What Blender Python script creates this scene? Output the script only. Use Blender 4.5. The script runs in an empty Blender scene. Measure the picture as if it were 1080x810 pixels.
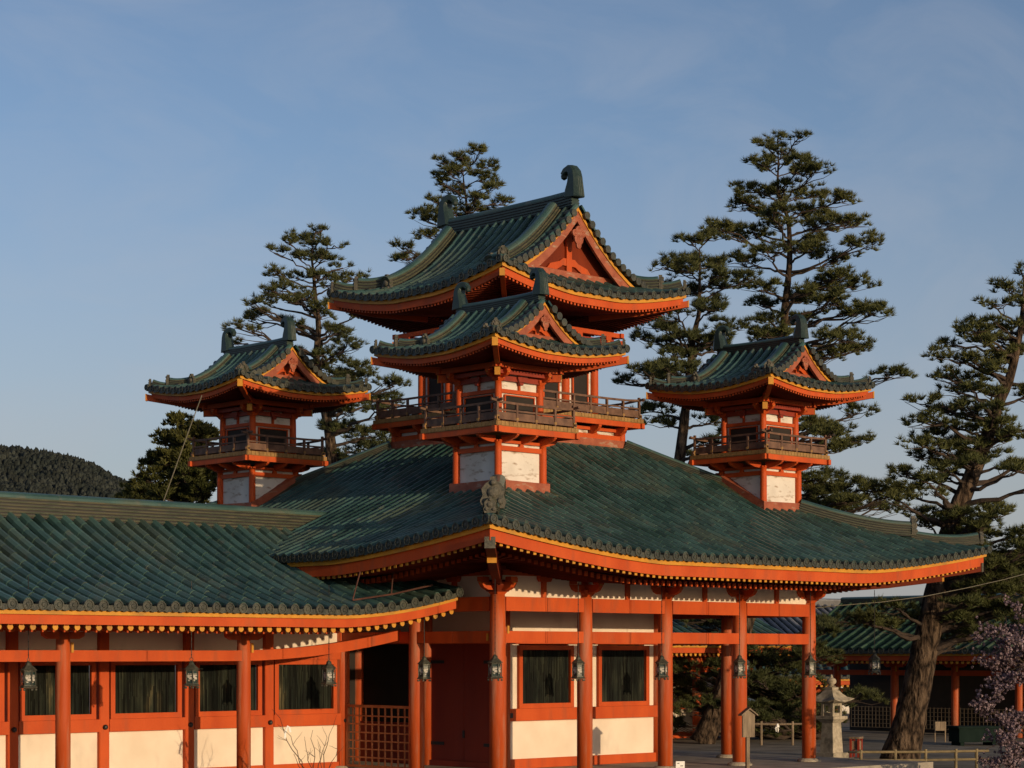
import bpy, math, random
import numpy as np
from mathutils import Vector
random.seed(7)
RNG = np.random.default_rng(11)
SC = bpy.context.scene
COL = SC.collection
R = math.radians

# ------------------------------------------------------------------ camera, light, exposure
CAM = (-27.014, -28.957, 2.4)
XD = (0.7265, -0.6872)          # image right in plan
DD = (0.6872, 0.7265)           # view direction in plan
F = 2172.0                      # focal length in pixels of a 1080 wide picture
HOR = 690.0
def at(px, py, d):
    X = (px - 540.0) * d / F
    return Vector((CAM[0] + XD[0]*X + DD[0]*d, CAM[1] + XD[1]*X + DD[1]*d, CAM[2] + (HOR - py) * d / F))
cam_d = bpy.data.cameras.new('camera'); cam = bpy.data.objects.new('camera', cam_d); COL.objects.link(cam)
cam.location = CAM; cam.rotation_euler = (R(90), 0, -R(43.41))
cam_d.sensor_width = 36; cam_d.lens = 36 * F / 1080; cam_d.shift_y = (HOR - 405) / 1080
cam_d.clip_start = 0.5; cam_d.clip_end = 6000
SC.camera = cam
SUN_EL = 6.4
w = bpy.data.worlds.new('World'); SC.world = w; w.use_nodes = True
nt = w.node_tree; bg = nt.nodes['Background']
sky = nt.nodes.new('ShaderNodeTexSky'); sky.sky_type = 'NISHITA'; sky.sun_disc = False
sky.sun_elevation = R(SUN_EL); sky.sun_rotation = R(180 + 3)
sky.altitude = 50; sky.air_density = 0.7; sky.dust_density = 1.5; sky.ozone_density = 1.0
def wn(t): return nt.nodes.new(t)
tint = wn('ShaderNodeMix'); tint.data_type = 'RGBA'; tint.blend_type = 'MULTIPLY'; tint.inputs[0].default_value = 1
tint.inputs[7].default_value = (.98, .99, 1.10, 1); nt.links.new(sky.outputs[0], tint.inputs[6])
# faint cirrus streaks high in the sky
wtc = wn('ShaderNodeTexCoord'); wmp = wn('ShaderNodeMapping'); wmp.inputs['Rotation'].default_value = (.2, .35, .9); wmp.inputs['Scale'].default_value = (1.6, 7.0, 10.0)
wnz = wn('ShaderNodeTexNoise'); wnz.inputs['Scale'].default_value = 2.2; wnz.inputs['Detail'].default_value = 7; wnz.inputs['Roughness'].default_value = .58; wnz.inputs['Distortion'].default_value = .6
wmr = wn('ShaderNodeMapRange'); wmr.inputs['From Min'].default_value = .5; wmr.inputs['From Max'].default_value = .85; wmr.inputs['To Max'].default_value = .26; wmr.inputs['To Min'].default_value = .0; wmr.inputs['From Min'].default_value = .42
cir = wn('ShaderNodeMix'); cir.data_type = 'RGBA'; cir.inputs[7].default_value = (3.4, 3.4, 3.6, 1)
nt.links.new(wtc.outputs['Generated'], wmp.inputs[0]); nt.links.new(wmp.outputs[0], wnz.inputs['Vector']); nt.links.new(wnz.outputs[0], wmr.inputs[0])
nt.links.new(wmr.outputs[0], cir.inputs[0]); nt.links.new(tint.outputs[2], cir.inputs[6]); 
# mauve grey band of dusk haze above the horizon
wsx = wn('ShaderNodeSeparateXYZ'); whz = wn('ShaderNodeMapRange'); whz.inputs['From Min'].default_value = .24; whz.inputs['From Max'].default_value = .02; whz.inputs['To Max'].default_value = .72
band = wn('ShaderNodeMix'); band.data_type = 'RGBA'; band.inputs[7].default_value = (2.72, 2.66, 2.82, 1)
nt.links.new(wtc.outputs['Generated'], wsx.inputs[0]); nt.links.new(wsx.outputs[2], whz.inputs[0]); nt.links.new(whz.outputs[0], band.inputs[0])
nt.links.new(cir.outputs[2], band.inputs[6]); nt.links.new(band.outputs[2], bg.inputs[0]); bg.inputs[1].default_value = 0.146
sd = bpy.data.lights.new('sun', 'SUN'); so = bpy.data.objects.new('sun', sd); COL.objects.link(so)
sd.energy = 3.3; sd.angle = R(0.5); sd.color = (1.0, 0.73, 0.44)
so.rotation_euler = Vector((0.05, 1, -math.tan(R(SUN_EL)))).to_track_quat('-Z', 'Y').to_euler()
so.location = (-20, -40, 30)
SC.view_settings.view_transform = 'Standard'; SC.view_settings.look = 'None'
SC.view_settings.gamma = 1; SC.view_settings.use_curve_mapping = False
SC.view_settings.exposure = 0.0

# ------------------------------------------------------------------ materials
def nodes(m):
    m.use_nodes = True
    return m.node_tree, m.node_tree.nodes['Principled BSDF']
def mat(name, cols, rough=0.6, scale=3.0, stretch=(1, 1, 1), bump=0.0, bscale=30.0, island=0.0, spec=0.5, detail=5, metal=0.0, lo=0.35, hi=0.65, rvar=0.0, dirt=None):
    """noise between 2..4 colours, optional per-island brightness change, bump and dirt stains"""
    m = bpy.data.materials.new(name); t, b = nodes(m); N = t.nodes.new; L = t.links.new
    tc = N('ShaderNodeTexCoord'); mp = N('ShaderNodeMapping'); mp.inputs['Scale'].default_value = stretch
    L(tc.outputs['Object'], mp.inputs[0])
    nz = N('ShaderNodeTexNoise'); nz.inputs['Scale'].default_value = scale; nz.inputs['Detail'].default_value = detail
    L(mp.outputs[0], nz.inputs['Vector'])
    cr = N('ShaderNodeValToRGB'); e = cr.color_ramp.elements
    n = len(cols); pos = [lo + (hi-lo)*i/(n-1) for i in range(n)] if n > 1 else [0.5]
    e[0].position = pos[0]; e[0].color = (*cols[0], 1)
    e[1].position = pos[-1] if n > 1 else 1; e[1].color = (*cols[-1], 1)
    for i in range(1, n-1):
        x = e.new(pos[i]); x.color = (*cols[i], 1)
    L(nz.outputs[0], cr.inputs[0]); out = cr.outputs[0]
    if island:
        g = N('ShaderNodeNewGeometry'); mr = N('ShaderNodeMapRange')
        mr.inputs['To Min'].default_value = 1 - island; mr.inputs['To Max'].default_value = 1 + island
        L(g.outputs['Random Per Island'], mr.inputs[0])
        mx = N('ShaderNodeVectorMath'); mx.operation = 'SCALE'
        L(out, mx.inputs[0]); L(mr.outputs[0], mx.inputs['Scale']); out = mx.outputs[0]
    if dirt:
        dcol, dsc, dlo, dhi, dst = dirt
        mp2 = N('ShaderNodeMapping'); mp2.inputs['Scale'].default_value = dst; L(tc.outputs['Object'], mp2.inputs[0])
        n2 = N('ShaderNodeTexNoise'); n2.inputs['Scale'].default_value = dsc; n2.inputs['Detail'].default_value = 6
        L(mp2.outputs[0], n2.inputs['Vector'])
        m2 = N('ShaderNodeMapRange'); m2.inputs['From Min'].default_value = dlo; m2.inputs['From Max'].default_value = dhi
        L(n2.outputs[0], m2.inputs[0])
        mc = N('ShaderNodeMix'); mc.data_type = 'RGBA'
        L(m2.outputs[0], mc.inputs[0]); L(out, mc.inputs[6]); mc.inputs[7].default_value = (*dcol, 1); out = mc.outputs[2]
    L(out, b.inputs['Base Color'])
    b.inputs['Roughness'].default_value = rough; b.inputs['Metallic'].default_value = metal
    b.inputs['Specular IOR Level'].default_value = spec
    if rvar:
        mr = N('ShaderNodeMapRange'); mr.inputs['To Min'].default_value = rough - rvar; mr.inputs['To Max'].default_value = rough + rvar
        L(nz.outputs[0], mr.inputs[0]); L(mr.outputs[0], b.inputs['Roughness'])
    if bump:
        n3 = N('ShaderNodeTexNoise'); n3.inputs['Scale'].default_value = bscale; n3.inputs['Detail'].default_value = 4
        L(mp.outputs[0], n3.inputs['Vector'])
        bp = N('ShaderNodeBump'); bp.inputs['Strength'].default_value = bump; bp.inputs['Distance'].default_value = 0.02
        L(n3.outputs[0], bp.inputs['Height']); L(bp.outputs[0], b.inputs['Normal'])
    return m
M = {}
M['red'] = mat('vermilion paint', [(0.43, 0.059, 0.008), (0.53, 0.084, 0.013)], 0.62, 2.0, (1, 1, .4), 0.2, 25, spec=.3, dirt=((0.32, .070, .024), 3, .54, .82, (1.5, 1.5, .35)))
M['redcol'] = mat('worn vermilion column paint', [(0.40, 0.060, 0.010), (0.51, 0.092, 0.018)], 0.62, 3.0, (1, 1, .25), 0.25, 25, spec=.3, dirt=((0.40, .17, .105), 3, .46, .70, (2, 2, .25)))
M['gate'] = mat('sunlit-toned orange lattice paint', [(0.36, 0.11, 0.035), (0.46, 0.17, 0.06)], .7, 5.0)  # orange lightened to paint grazing sun on the lattice bars
M['redold'] = mat('faded vermilion paint', [(0.24, 0.055, 0.024), (0.34, 0.095, 0.045)], 0.65, 5.0, (1, 1, 1), 0.2, 25, dirt=((0.34, .22, .15), 4, .58, .72, (1, 1, 3)))
M['soffit'] = mat('shade-darkened vermilion boards', [(0.12, 0.016, 0.004), (0.18, 0.026, 0.007)], 0.7, 2.0, (1, 1, .4), 0.1, 20, spec=.2)  # vermilion darkened in colour to paint shade under eaves and in gables
M['reddark'] = mat('dull red boards', [(0.22, 0.020, 0.006), (0.28, 0.030, 0.009)], 0.6, 2.0, (1, 1, .2), 0.1, 20)
M['yellow'] = mat('ochre paint', [(0.50, 0.215, 0.014), (0.60, 0.28, 0.022)], 0.6, 6.0, dirt=((0.34, .17, .03), 3, .5, .75, (1, 1, 1)))
M['ochre2'] = mat('weathered ochre boards', [(0.22, 0.12, 0.035), (0.33, 0.19, 0.06)], 0.7, 7.0)
M['plaster'] = mat('cream plaster', [(0.70, 0.60, 0.48), (0.78, 0.69, 0.57)], 0.8, 1.3, bump=.08, bscale=12, dirt=((0.52, .44, .36), 1.6, .58, .85, (1, 1, .5)))
M['plasterold'] = mat('flaking white boards', [(0.56, 0.53, 0.48), (0.68, 0.65, 0.60)], 0.85, 2.0, bump=.15, bscale=20, dirt=((0.30, .22, .155), 5.5, .55, .70, (.7, .7, 2.0)))
M['tile'] = mat('green glazed roof tile', [(0.024, 0.060, 0.050), (0.042, 0.092, 0.082), (0.058, 0.088, 0.066)], 0.40, .8, island=.30, bump=.12, bscale=9, rvar=.12, dirt=((0.105, .11, .085), 4, .60, .80, (1, 1, 1)))
M['pan'] = mat('dirt and shade trough tile', [(0.005, 0.011, 0.009), (0.011, 0.022, 0.019), (0.020, 0.028, 0.021)], 0.6, .9, island=.25, bump=.12, bscale=9, spec=.25)  # dirt tone darkened further to paint the valley shade between rolls
M['tile2'] = mat('mossy green roof tile', [(0.022, 0.052, 0.030), (0.036, 0.074, 0.044), (0.050, 0.078, 0.046)], 0.6, .8, island=.3, bump=.2, bscale=9, spec=.2)
M['tileend'] = mat('dark tile ends', [(0.022, 0.030, 0.026), (0.05, 0.052, 0.038)], 0.5, 9.0, bump=.4, bscale=50, island=.3)
M['ridge'] = mat('mossy ridge tiles', [(0.020, 0.030, 0.018), (0.040, 0.048, 0.024), (0.060, 0.056, 0.030)], 0.65, 3.0, (1, 1, 5), bump=.4, bscale=14, island=.2)
M['ridgedark'] = mat('dark green ridge', [(0.012, 0.030, 0.026), (0.024, 0.044, 0.036)], 0.45, 4.0, bump=.2, bscale=20, island=.2)
M['oni'] = mat('grey green ornament tile', [(0.05, 0.052, 0.04), (0.11, 0.10, 0.075)], 0.7, 14.0, bump=.6, bscale=40)
M['bronze'] = mat('dark bronze', [(0.05, 0.055, 0.045), (0.10, 0.10, 0.075)], 0.5, 20.0, bump=.3, bscale=60, metal=.35)
M['iron_and_shade'] = mat('black iron', [(0.012, 0.012, 0.012), (0.02, 0.02, 0.02)], 0.5, 10.0)  # real ironwork, and the painted shade in ridge recesses
M['paper'] = mat('lantern paper', [(0.42, 0.40, 0.35), (0.52, 0.50, 0.45)], 0.85, 10.0, spec=.1)
M['blind'] = mat('aged bamboo blind', [(0.006, 0.009, 0.007), (0.022, 0.026, 0.017), (0.13, 0.105, 0.052)], 0.7, 3.5, (1, 1, .3), island=.8, lo=.40, hi=.80, spec=.15)
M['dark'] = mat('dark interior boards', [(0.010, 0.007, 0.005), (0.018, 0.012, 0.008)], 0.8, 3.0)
M['wood'] = mat('grey weathered wood', [(0.13, 0.095, 0.06), (0.25, 0.19, 0.125)], 0.75, 5.0, (4, 4, .5), .3, 20)
M['railwood'] = mat('brown railing wood', [(0.085, 0.042, 0.026), (0.16, 0.085, 0.052)], 0.7, 6.0, bump=.2, bscale=20)
M['stone'] = mat('granite', [(0.30, 0.26, 0.20), (0.44, 0.39, 0.30)], 0.85, 9.0, bump=.4, bscale=30, dirt=((0.13, .12, .09), 3, .5, .7, (1, 1, 1)))
M['paving'] = mat('stone floor', [(0.26, 0.23, 0.185), (0.36, 0.32, 0.26)], 0.85, 1.5, bump=.2, bscale=15, dirt=((0.16, .145, .12), 2, .5, .7, (1, 1, 1)))
M['gravel'] = mat('gravel', [(0.13, 0.112, 0.082), (0.22, 0.19, 0.145)], 0.95, 1.2, bump=.5, bscale=40, dirt=((0.075, .065, .045), .8, .5, .7, (1, 1, 1)))
M['bark'] = mat('pine bark', [(0.018, 0.013, 0.010), (0.055, 0.036, 0.025), (0.13, 0.088, 0.058)], 0.95, 4.5, (1, 1, .4), 1.0, 5, detail=8)
M['bark2'] = mat('thin dark bark', [(0.022, 0.015, 0.011), (0.055, 0.036, 0.025)], 0.9, 9.0, bump=.5, bscale=20)
def barkmat(name, c0, c1, c2, sc):
    m = bpy.data.materials.new(name); t, b = nodes(m); N = t.nodes.new; L = t.links.new
    tc = N('ShaderNodeTexCoord'); mp = N('ShaderNodeMapping'); mp.inputs['Scale'].default_value = (1, 1, .42); L(tc.outputs['Object'], mp.inputs[0])
    nz = N('ShaderNodeTexNoise'); nz.inputs['Scale'].default_value = sc*.6; nz.inputs['Detail'].default_value = 5; L(mp.outputs[0], nz.inputs['Vector'])
    ad = N('ShaderNodeVectorMath'); ad.operation = 'MULTIPLY_ADD'; ad.inputs[1].default_value = (.25, .25, .25); L(nz.outputs['Color'], ad.inputs[0]); L(mp.outputs[0], ad.inputs[2])
    vo = N('ShaderNodeTexVoronoi'); vo.feature = 'DISTANCE_TO_EDGE'; vo.inputs['Scale'].default_value = sc; L(ad.outputs[0], vo.inputs['Vector'])
    n2 = N('ShaderNodeTexNoise'); n2.inputs['Scale'].default_value = sc*4; n2.inputs['Detail'].default_value = 6; L(mp.outputs[0], n2.inputs['Vector'])
    ml = N('ShaderNodeMath'); ml.operation = 'MULTIPLY_ADD'; ml.inputs[1].default_value = 1.6; L(vo.outputs['Distance'], ml.inputs[0]); L(n2.outputs[0], ml.inputs[2])
    cr = N('ShaderNodeValToRGB'); e = cr.color_ramp.elements; e[0].position = .42; e[0].color = (*c0, 1); e[1].position = 1.05; e[1].color = (*c2, 1)
    x = e.new(.66); x.color = (*c1, 1); L(ml.outputs[0], cr.inputs[0]); L(cr.outputs[0], b.inputs['Base Color']); b.inputs['Roughness'].default_value = .95; b.inputs['Specular IOR Level'].default_value = .15
    bp = N('ShaderNodeBump'); bp.inputs['Strength'].default_value = 1.0; bp.inputs['Distance'].default_value = .09; L(ml.outputs[0], bp.inputs['Height']); L(bp.outputs[0], b.inputs['Normal'])
    return m
M['bark'] = barkmat('pine bark', (0.012, 0.009, 0.007), (0.050, 0.034, 0.023), (0.12, 0.085, 0.058), 4.2)
M['bamboo'] = mat('dry bamboo', [(0.13, 0.10, 0.048), (0.22, 0.17, 0.085)], 0.7, 6.0)
M['greenbox'] = mat('dark green paint', [(0.006, 0.014, 0.012), (0.010, 0.020, 0.017)], 0.9, 4.0, spec=.1)
M['white'] = mat('white paint', [(0.72, 0.72, 0.70), (0.80, 0.80, 0.78)], 0.6, 5.0)
M['greytile'] = mat('grey roof tile', [(0.10, 0.105, 0.12), (0.17, 0.175, 0.19)], 0.45, 3.0, island=.3)
M['rust'] = mat('rust red roof', [(0.06, 0.020, 0.013), (0.09, 0.034, 0.022)], 0.85, 4.0)
M['cable'] = mat('pale cable', [(0.36, 0.32, 0.27), (0.42, 0.38, 0.32)], 0.7, 4.0)
M['hill'] = mat('hill earth', [(0.03, 0.035, 0.022), (0.045, 0.05, 0.03)], 0.95, 0.05)
M['wire'] = mat('dull wire', [(0.16, 0.15, 0.11), (0.2, 0.19, 0.15)], 0.6, 4.0)
def leafmat(name, a, b, isl=.45, trans=.25):
    m = mat(name, [a, b], .65, .35, island=isl, spec=.25, detail=3)
    return m
M['needle'] = leafmat('pine needles', (0.056, 0.068, 0.021), (0.100, 0.108, 0.034))
M['needle2'] = leafmat('darker pine needles', (0.045, 0.057, 0.020), (0.080, 0.090, 0.031))
M['leaf'] = leafmat('evergreen leaves', (0.040, 0.050, 0.013), (0.085, 0.085, 0.022))
M['forest'] = mat('forest canopy', [(0.024, 0.031, 0.028), (0.040, 0.046, 0.040)], .95, .05, island=.35, bump=1.0, bscale=1.5, spec=.1)  # colour lightened and blued to paint distance haze on the canopy
M['petal'] = mat('shade-dimmed pink petals', [(0.12, 0.08, 0.10), (0.24, 0.18, 0.205)], .75, 6.0, island=.45)  # petal colour dimmed to paint the shade the tree stands in

# ------------------------------------------------------------------ mesh builder
class MB:
    def __init__(s): s.v = []; s.f = []; s.m = []
    def add(s, vs, fs, mi=0):
        o = len(s.v); s.v.extend([tuple(p) for p in vs])
        s.f.extend([tuple(i + o for i in f) for f in fs]); s.m.extend([mi]*len(fs))
    def box(s, x0, x1, y0, y1, z0, z1, mi=0, fr=None, bev=0.0):
        b = min(bev, (x1-x0)*.45, (y1-y0)*.45)
        if b > 0:
            pl = [(x0+b, y0), (x1-b, y0), (x1, y0+b), (x1, y1-b), (x1-b, y1), (x0+b, y1), (x0, y1-b), (x0, y0+b)]
        else:
            pl = [(x0, y0), (x1, y0), (x1, y1), (x0, y1)]
        n = len(pl)
        vs = [(x, y, z0) for x, y in pl] + [(x, y, z1) for x, y in pl]
        if fr: vs = [fr(*p) for p in vs]
        fs = [tuple(range(n))[::-1], tuple(range(n, 2*n))] + [(i, (i+1) % n, n+(i+1) % n, n+i) for i in range(n)]
        s.add(vs, fs, mi)
    def prism(s, poly, h0, h1, fn, mi=0):
        """poly in a plane, extruded between h0 and h1; fn(a,b,h) -> xyz"""
        n = len(poly)
        vs = [fn(a, b, h0) for a, b in poly] + [fn(a, b, h1) for a, b in poly]
        fs = [tuple(range(n))[::-1], tuple(range(n, 2*n))] + [(i, (i+1) % n, n+(i+1) % n, n+i) for i in range(n)]
        s.add(vs, fs, mi)
    def tube(s, pts, rad, n=8, mi=0, cap=True, jit=0.0):
        pts = [Vector(p) for p in pts]
        if not hasattr(rad, '__len__'): rad = [rad]*len(pts)
        vs = []; fs = []; u = None
        for i, p in enumerate(pts):
            t = (pts[min(i+1, len(pts)-1)] - pts[max(i-1, 0)])
            t = t.normalized() if t.length > 1e-9 else Vector((0, 0, 1))
            if u is None:
                u = t.orthogonal().normalized()
            else:
                u = u - t * u.dot(t); u = u.normalized() if u.length > 1e-6 else t.orthogonal().normalized()
            q = t.cross(u)
            for k in range(n):
                a = 2*math.pi*k/n; r = rad[i] * (1 + jit*random.uniform(-1, 1))
                vs.append(p + u*(r*math.cos(a)) + q*(r*math.sin(a)))
        for i in range(len(pts)-1):
            for k in range(n):
                fs.append((i*n+k, i*n+(k+1) % n, (i+1)*n+(k+1) % n, (i+1)*n+k))
        if cap:
            fs.append(tuple(range(n))[::-1]); fs.append(tuple(range((len(pts)-1)*n, len(pts)*n)))
        s.add(vs, fs, mi)
    def lathe(s, prof, n=16, o=(0, 0, 0), mi=0, rot=0.0, sq=False):
        """prof: (r, z) list from bottom to top"""
        vs = []; fs = []
        for r, z in prof:
            for k in range(n):
                a = rot + 2*math.pi*k/n; vs.append((o[0]+r*math.cos(a), o[1]+r*math.sin(a), o[2]+z))
        for i in range(len(prof)-1):
            for k in range(n): fs.append((i*n+k, i*n+(k+1) % n, (i+1)*n+(k+1) % n, (i+1)*n+k))
        fs.append(tuple(range(n))[::-1]); fs.append(tuple(range((len(prof)-1)*n, len(prof)*n)))
        s.add(vs, fs, mi)
    def sweep(s, pts, prof, mi=0, sc=None, up=Vector((0, 0, 1)), tilt=True, cap=True):
        """closed profile [(side, up)] along pts"""
        pts = [Vector(p) for p in pts]; n = len(prof); vs = []; fs = []
        for i, p in enumerate(pts):
            t = (pts[min(i+1, len(pts)-1)] - pts[max(i-1, 0)]).normalized()
            sd_ = t.cross(up).normalized(); u = sd_.cross(t).normalized() if tilt else up
            k = sc[i] if sc else 1.0
            ka, kb = k if hasattr(k, '__len__') else (k, k)
            for a, b in prof: vs.append(p + sd_*(a*ka) + u*(b*kb))
        for i in range(len(pts)-1):
            for k in range(n): fs.append((i*n+k, (i+1)*n+k, (i+1)*n+(k+1) % n, i*n+(k+1) % n))
        if cap:
            fs.append(tuple(range(n))); fs.append(tuple(range((len(pts)-1)*n, len(pts)*n))[::-1])
        if hasattr(mi, '__len__'):
            s.add(vs, fs, 0)
            q = len(s.m)-len(fs)
            for i in range((len(pts)-1)*n): s.m[q+i] = mi[i % n]
        else: s.add(vs, fs, mi)
    def build(s, name, mats, parent=None, smooth=False, label=None):
        me = bpy.data.meshes.new(name); me.from_pydata(s.v, [], s.f)
        if not isinstance(mats, (list, tuple)): mats = [mats]
        for m_ in mats: me.materials.append(m_)
        me.polygons.foreach_set('material_index', s.m)
        if smooth: me.polygons.foreach_set('use_smooth', [True]*len(s.f))
        me.update()
        o = bpy.data.objects.new(name, me); COL.objects.link(o)
        if parent: o.parent = parent
        if label: o['label'] = label
        return o
def fast_mesh(name, V, Fc, m, parent=None):
    """numpy triangles/quads to a mesh"""
    me = bpy.data.meshes.new(name); V = np.asarray(V, dtype=np.float32); Fc = np.asarray(Fc, dtype=np.int32)
    k = Fc.shape[1]
    me.vertices.add(len(V)); me.vertices.foreach_set('co', V.ravel())
    me.loops.add(Fc.size); me.loops.foreach_set('vertex_index', Fc.ravel())
    me.polygons.add(len(Fc)); me.polygons.foreach_set('loop_start', np.arange(0, Fc.size, k, dtype=np.int32))
    me.polygons.foreach_set('loop_total', np.full(len(Fc), k, dtype=np.int32))
    me.materials.append(m); me.update(calc_edges=True); me.validate()
    o = bpy.data.objects.new(name, me); COL.objects.link(o)
    if parent: o.parent = parent
    return o
def thing(name, label, cat, loc=(0, 0, 0), rz=0.0, group=None):
    o = bpy.data.objects.new(name, None); COL.objects.link(o); o.location = loc; o.rotation_euler = (0, 0, rz)
    o.empty_display_size = .3
    o['label'] = label; o['category'] = cat
    if group: o['group'] = group
    return o
def tag(o, label, cat, group=None):
    o['label'] = label; o['category'] = cat
    if group: o['group'] = group
    return o
def copy_tree(o, parent=None):
    c = o.copy(); COL.objects.link(c); c.parent = parent
    for ch in list(o.children): copy_tree(ch, c)
    return c
def frame(o, ex, en):
    """local (along, outward, z) -> xyz"""
    def f(a, n, z): return (o[0]+ex[0]*a+en[0]*n, o[1]+ex[1]*a+en[1]*n, z)
    return f

# ------------------------------------------------------------------ setting: ground, hill
mb = MB(); mb.add([(-3000, -3000, -.25), (3000, -3000, -.25), (3000, 3000, -.25), (-3000, 3000, -.25)], [(0, 1, 2, 3)])
g = mb.build('ground', M['gravel']); g['kind'] = 'structure'
def hill_h(X, d):
    prof = np.interp((X/1000*F + 540), [-1400, -700, -300, 0, 50, 100, 140, 190, 300, 700], [142, 131, 116, 99, 94.5, 90, 82, 70, 38, 4])
    return prof * np.exp(-((d-1000)/260.0)**2) + 3*np.sin(X*.05)*np.sin(d*.04)
xs = np.linspace(-900, 120, 90); ds = np.linspace(430, 1500, 50)
V = []; Fc = []
for j, d in enumerate(ds):
    for i, X in enumerate(xs):
        V.append((CAM[0]+XD[0]*X+DD[0]*d, CAM[1]+XD[1]*X+DD[1]*d, float(hill_h(X, d)) - 1.5))
n = len(xs)
Fc = [(j*n+i, j*n+i+1, (j+1)*n+i+1, (j+1)*n+i) for j in range(len(ds)-1) for i in range(n-1)]
mb = MB(); mb.add(V, Fc); h = mb.build('hill', M['hill'], smooth=True); h['kind'] = 'structure'
# forest on the hill: lumpy crowns, one uncountable mass
def forest():
    N = 42000
    X = RNG.uniform(-420, -110, N); d = RNG.uniform(640, 1060, N); z = hill_h(X, d)
    base = np.array([(0, 0, 1.0), (.72, 0, .78), (.22, .69, .72), (-.58, .42, .8), (-.58, -.42, .72), (.22, -.69, .78),
                     (.95, .3, .0), (.2, .98, .0), (-.8, .6, .0), (-.75, -.66, .0), (.3, -.95, .0)], dtype=float)
    fs = [(0, 1, 2), (0, 2, 3), (0, 3, 4), (0, 4, 5), (0, 5, 1), (1, 6, 2), (6, 7, 2), (2, 7, 3), (7, 8, 3), (3, 8, 4), (8, 9, 4), (4, 9, 5), (9, 10, 5), (5, 10, 1), (10, 6, 1)]
    V = np.zeros((N, 11, 3)); a = RNG.uniform(0, 6.28, N); r = RNG.uniform(.8, 1.7, N); hh = RNG.uniform(2.0, 4.6, N)
    ca, sa = np.cos(a), np.sin(a)
    bx = base[None, :, 0]*ca[:, None] - base[None, :, 1]*sa[:, None]; by = base[None, :, 0]*sa[:, None] + base[None, :, 1]*ca[:, None]
    jit = RNG.uniform(.75, 1.25, (N, 11))
    px = X[:, None] + bx*r[:, None]*jit; pd = d[:, None] + by*r[:, None]*jit
    V[:, :, 0] = CAM[0]+XD[0]*px+DD[0]*pd; V[:, :, 1] = CAM[1]+XD[1]*px+DD[1]*pd
    V[:, :, 2] = z[:, None] - 1 + base[None, :, 2]*hh[:, None]*jit
    Fc = (np.array(fs)[None] + 11*np.arange(N)[:, None, None]).reshape(-1, 3)
    o = fast_mesh('forest', V.reshape(-1, 3), Fc, M['forest'])
    o['kind'] = 'stuff'; o['label'] = 'dark forest covering the distant hillside'; o['category'] = 'forest'
forest()

# ------------------------------------------------------------------ tiled roofs
class Roof:
    """hipped, hip and gable, or gabled roof with upturned eaves; ridge along y for hip and gable"""
    def __init__(s, cx, cy, A, B, z0, k1, k2, U, Lc, Tc, pw=1.5, ex=2.0):
        s.cx, s.cy, s.A, s.B, s.z0, s.k1, s.k2, s.U, s.Lc, s.Tc, s.pw, s.ex = cx, cy, A, B, z0, k1, k2, U, Lc, Tc, pw, ex; s.drop = .03
    def f(s, t): return s.z0 + s.k1*t + s.k2*max(t, 0)**s.ex
    def lift(s, t, c):
        return s.U * max(0, 1-c/s.Lc)**s.pw * max(0, 1-max(t, 0)/s.Tc)**1.4
    def z(s, t, c): return s.f(t) + s.lift(t, c)
    def side_pt(s, side, e, t, dz=0.0):
        """side 0:-y 1:+x 2:+y 3:-x ; e along the eave from its centre, t distance in from the eave"""
        if side in (0, 2):
            c = s.A - abs(e); y = (-1 if side == 0 else 1)*(s.B - t)
            return Vector((s.cx+e, s.cy+y, s.z(t, c)+dz))
        c = s.B - abs(e); x = (1 if side == 1 else -1)*(s.A - t)
        return Vector((s.cx+x, s.cy+e, s.z(t, c)+dz))
OUT = [Vector((0, -1, 0)), Vector((1, 0, 0)), Vector((0, 1, 0)), Vector((-1, 0, 0))]
ALONG = [Vector((1, 0, 0)), Vector((0, 1, 0)), Vector((1, 0, 0)), Vector((0, 1, 0))]
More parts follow.
